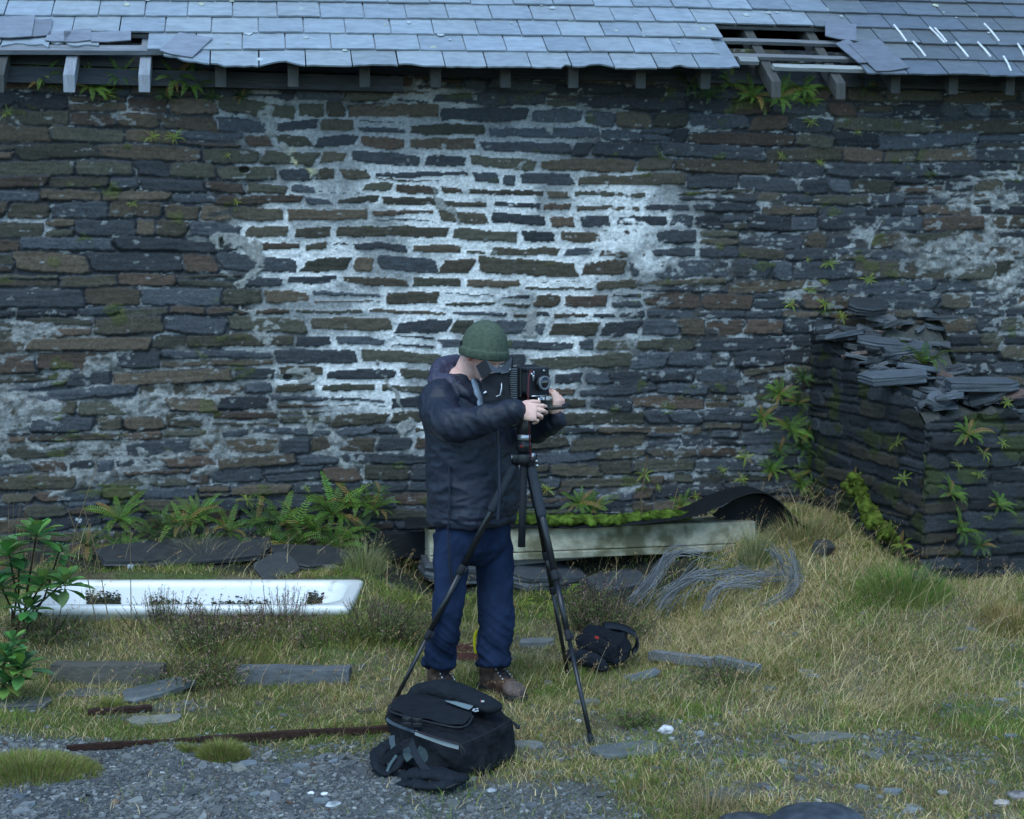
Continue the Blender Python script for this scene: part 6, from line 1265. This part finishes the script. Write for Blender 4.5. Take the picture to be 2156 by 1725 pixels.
b_ = MB(); b_.tube([ZQ(1780, 1290, 5.56), ZQ(1850, 1280, 5.55), ZQ(1930, 1290, 5.54)], [.008, .012, .016], 10, col=(.01, .012, .016)); b_.tube([ZQ(140, 1350, 5.45), ZQ(230, 1355, 5.44), ZQ(330, 1370, 5.42)], [.004, .005, .006], 8, col=(.01, .012, .016)); emit(b_, 'loose_strap', M['black_cloth'], bpk)
# ---------------------------------------------------------------- small bag
Zs = lambda x, y: ((1300+x/3.45)*.8624, (1180+y/3.45)*.8624)
def SQ(x, y, d): a, b = Zs(x, y); return Q(a, b, d)
sb0 = hit(1275, 1408); dS = proj(sb0)[2]; sb = thing('camera_bag', 'small black camera bag with a red patch lying open in the grass behind the tripod', 'bag', sb0)
mb = MB(); mb.hull([SQ(370, 1300, dS-.03), SQ(385, 1440, dS-.05), SQ(560, 1490, dS-.08), SQ(700, 1530, dS-.10), SQ(790, 1500, dS-.06), SQ(830, 1380, dS-.02), SQ(800, 1260, dS+.02), SQ(690, 1390, dS-.10), SQ(620, 1200, dS+.10), SQ(480, 1190, dS+.10), SQ(420, 1260, dS+.02), SQ(730, 1230, dS+.12), SQ(600, 1450, dS+.15), SQ(450, 1400, dS+.15)])
V_, N_, Fc = voxel(mb, .006, 9); d = (ridge(fb3(V_[:, 0]*16, V_[:, 1]*16, V_[:, 2]*20, 48, 3))**2-.4)*.016; link('pouch', np_mesh('pouch', V_+N_*d[:, None], Fc, np.tile((.009, .011, .015), (len(V_), 1)), True), M['black_cloth'], sb)
b_ = MB(); b_.tube(catmull([SQ(385, 1320, dS-.08), SQ(450, 1280, dS-.07), SQ(560, 1310, dS-.10), SQ(690, 1380, dS-.14)], 5), .003, 6, col=(.006, .007, .01)); b_.tube(catmull([SQ(560, 1245, dS-.02), SQ(640, 1310, dS-.08), SQ(700, 1370, dS-.13), SQ(760, 1290, dS-.06)], 5), .003, 6, col=(.006, .007, .01)); emit(b_, 'zip', M['paint'], sb)
b_ = MB(); b_.box(SQ(542, 1300, dS-.105), RT*.010-UP*.003, FW*.002, UP*.006+RT*.001); emit(b_, 'red_patch', M['redlogo'], sb)
mb = MB(); P = catmull([SQ(610, 1195, dS+.10), SQ(720, 1200, dS+.08), SQ(830, 1240, dS+.04), SQ(885, 1290, dS+.02), SQ(885, 1370, dS+.0), SQ(850, 1420, dS-.02)], 5); vs = []
for p in P: vs += [p-FW*.055, p+FW*.07, p+FW*.07-UP*.008-RT*.006, p-FW*.055-UP*.008-RT*.006]
n = len(P); mb.add(vs, [(0, 1, 2, 3), (n*4-1, n*4-2, n*4-3, n*4-4)]+[(i*4+j, (i+1)*4+j, (i+1)*4+(j+1) % 4, i*4+(j+1) % 4) for i in range(n-1) for j in range(4)], (.018, .022, .03)); emit(mb, 'open_flap', M['black_cloth'], sb, True)
mb = MB(); stube(mb, [SQ(330, 1440, dS-.06), SQ(430, 1470, dS-.10), SQ(530, 1500, dS-.12), SQ(590, 1540, dS-.12)], [(.030, .03), (.036, .035), (.036, .035), (.028, .03)], 16); V_, N_, Fc = voxel(mb, .006, 3); d = (ridge(fb3(V_[:, 0]*20, V_[:, 1]*20, V_[:, 2]*20, 49, 3))**2-.4)*.01; link('side_pouch', np_mesh('side_pouch', V_+N_*d[:, None], Fc, np.tile((.013, .016, .022), (len(V_), 1)), True), M['black_cloth'], sb)
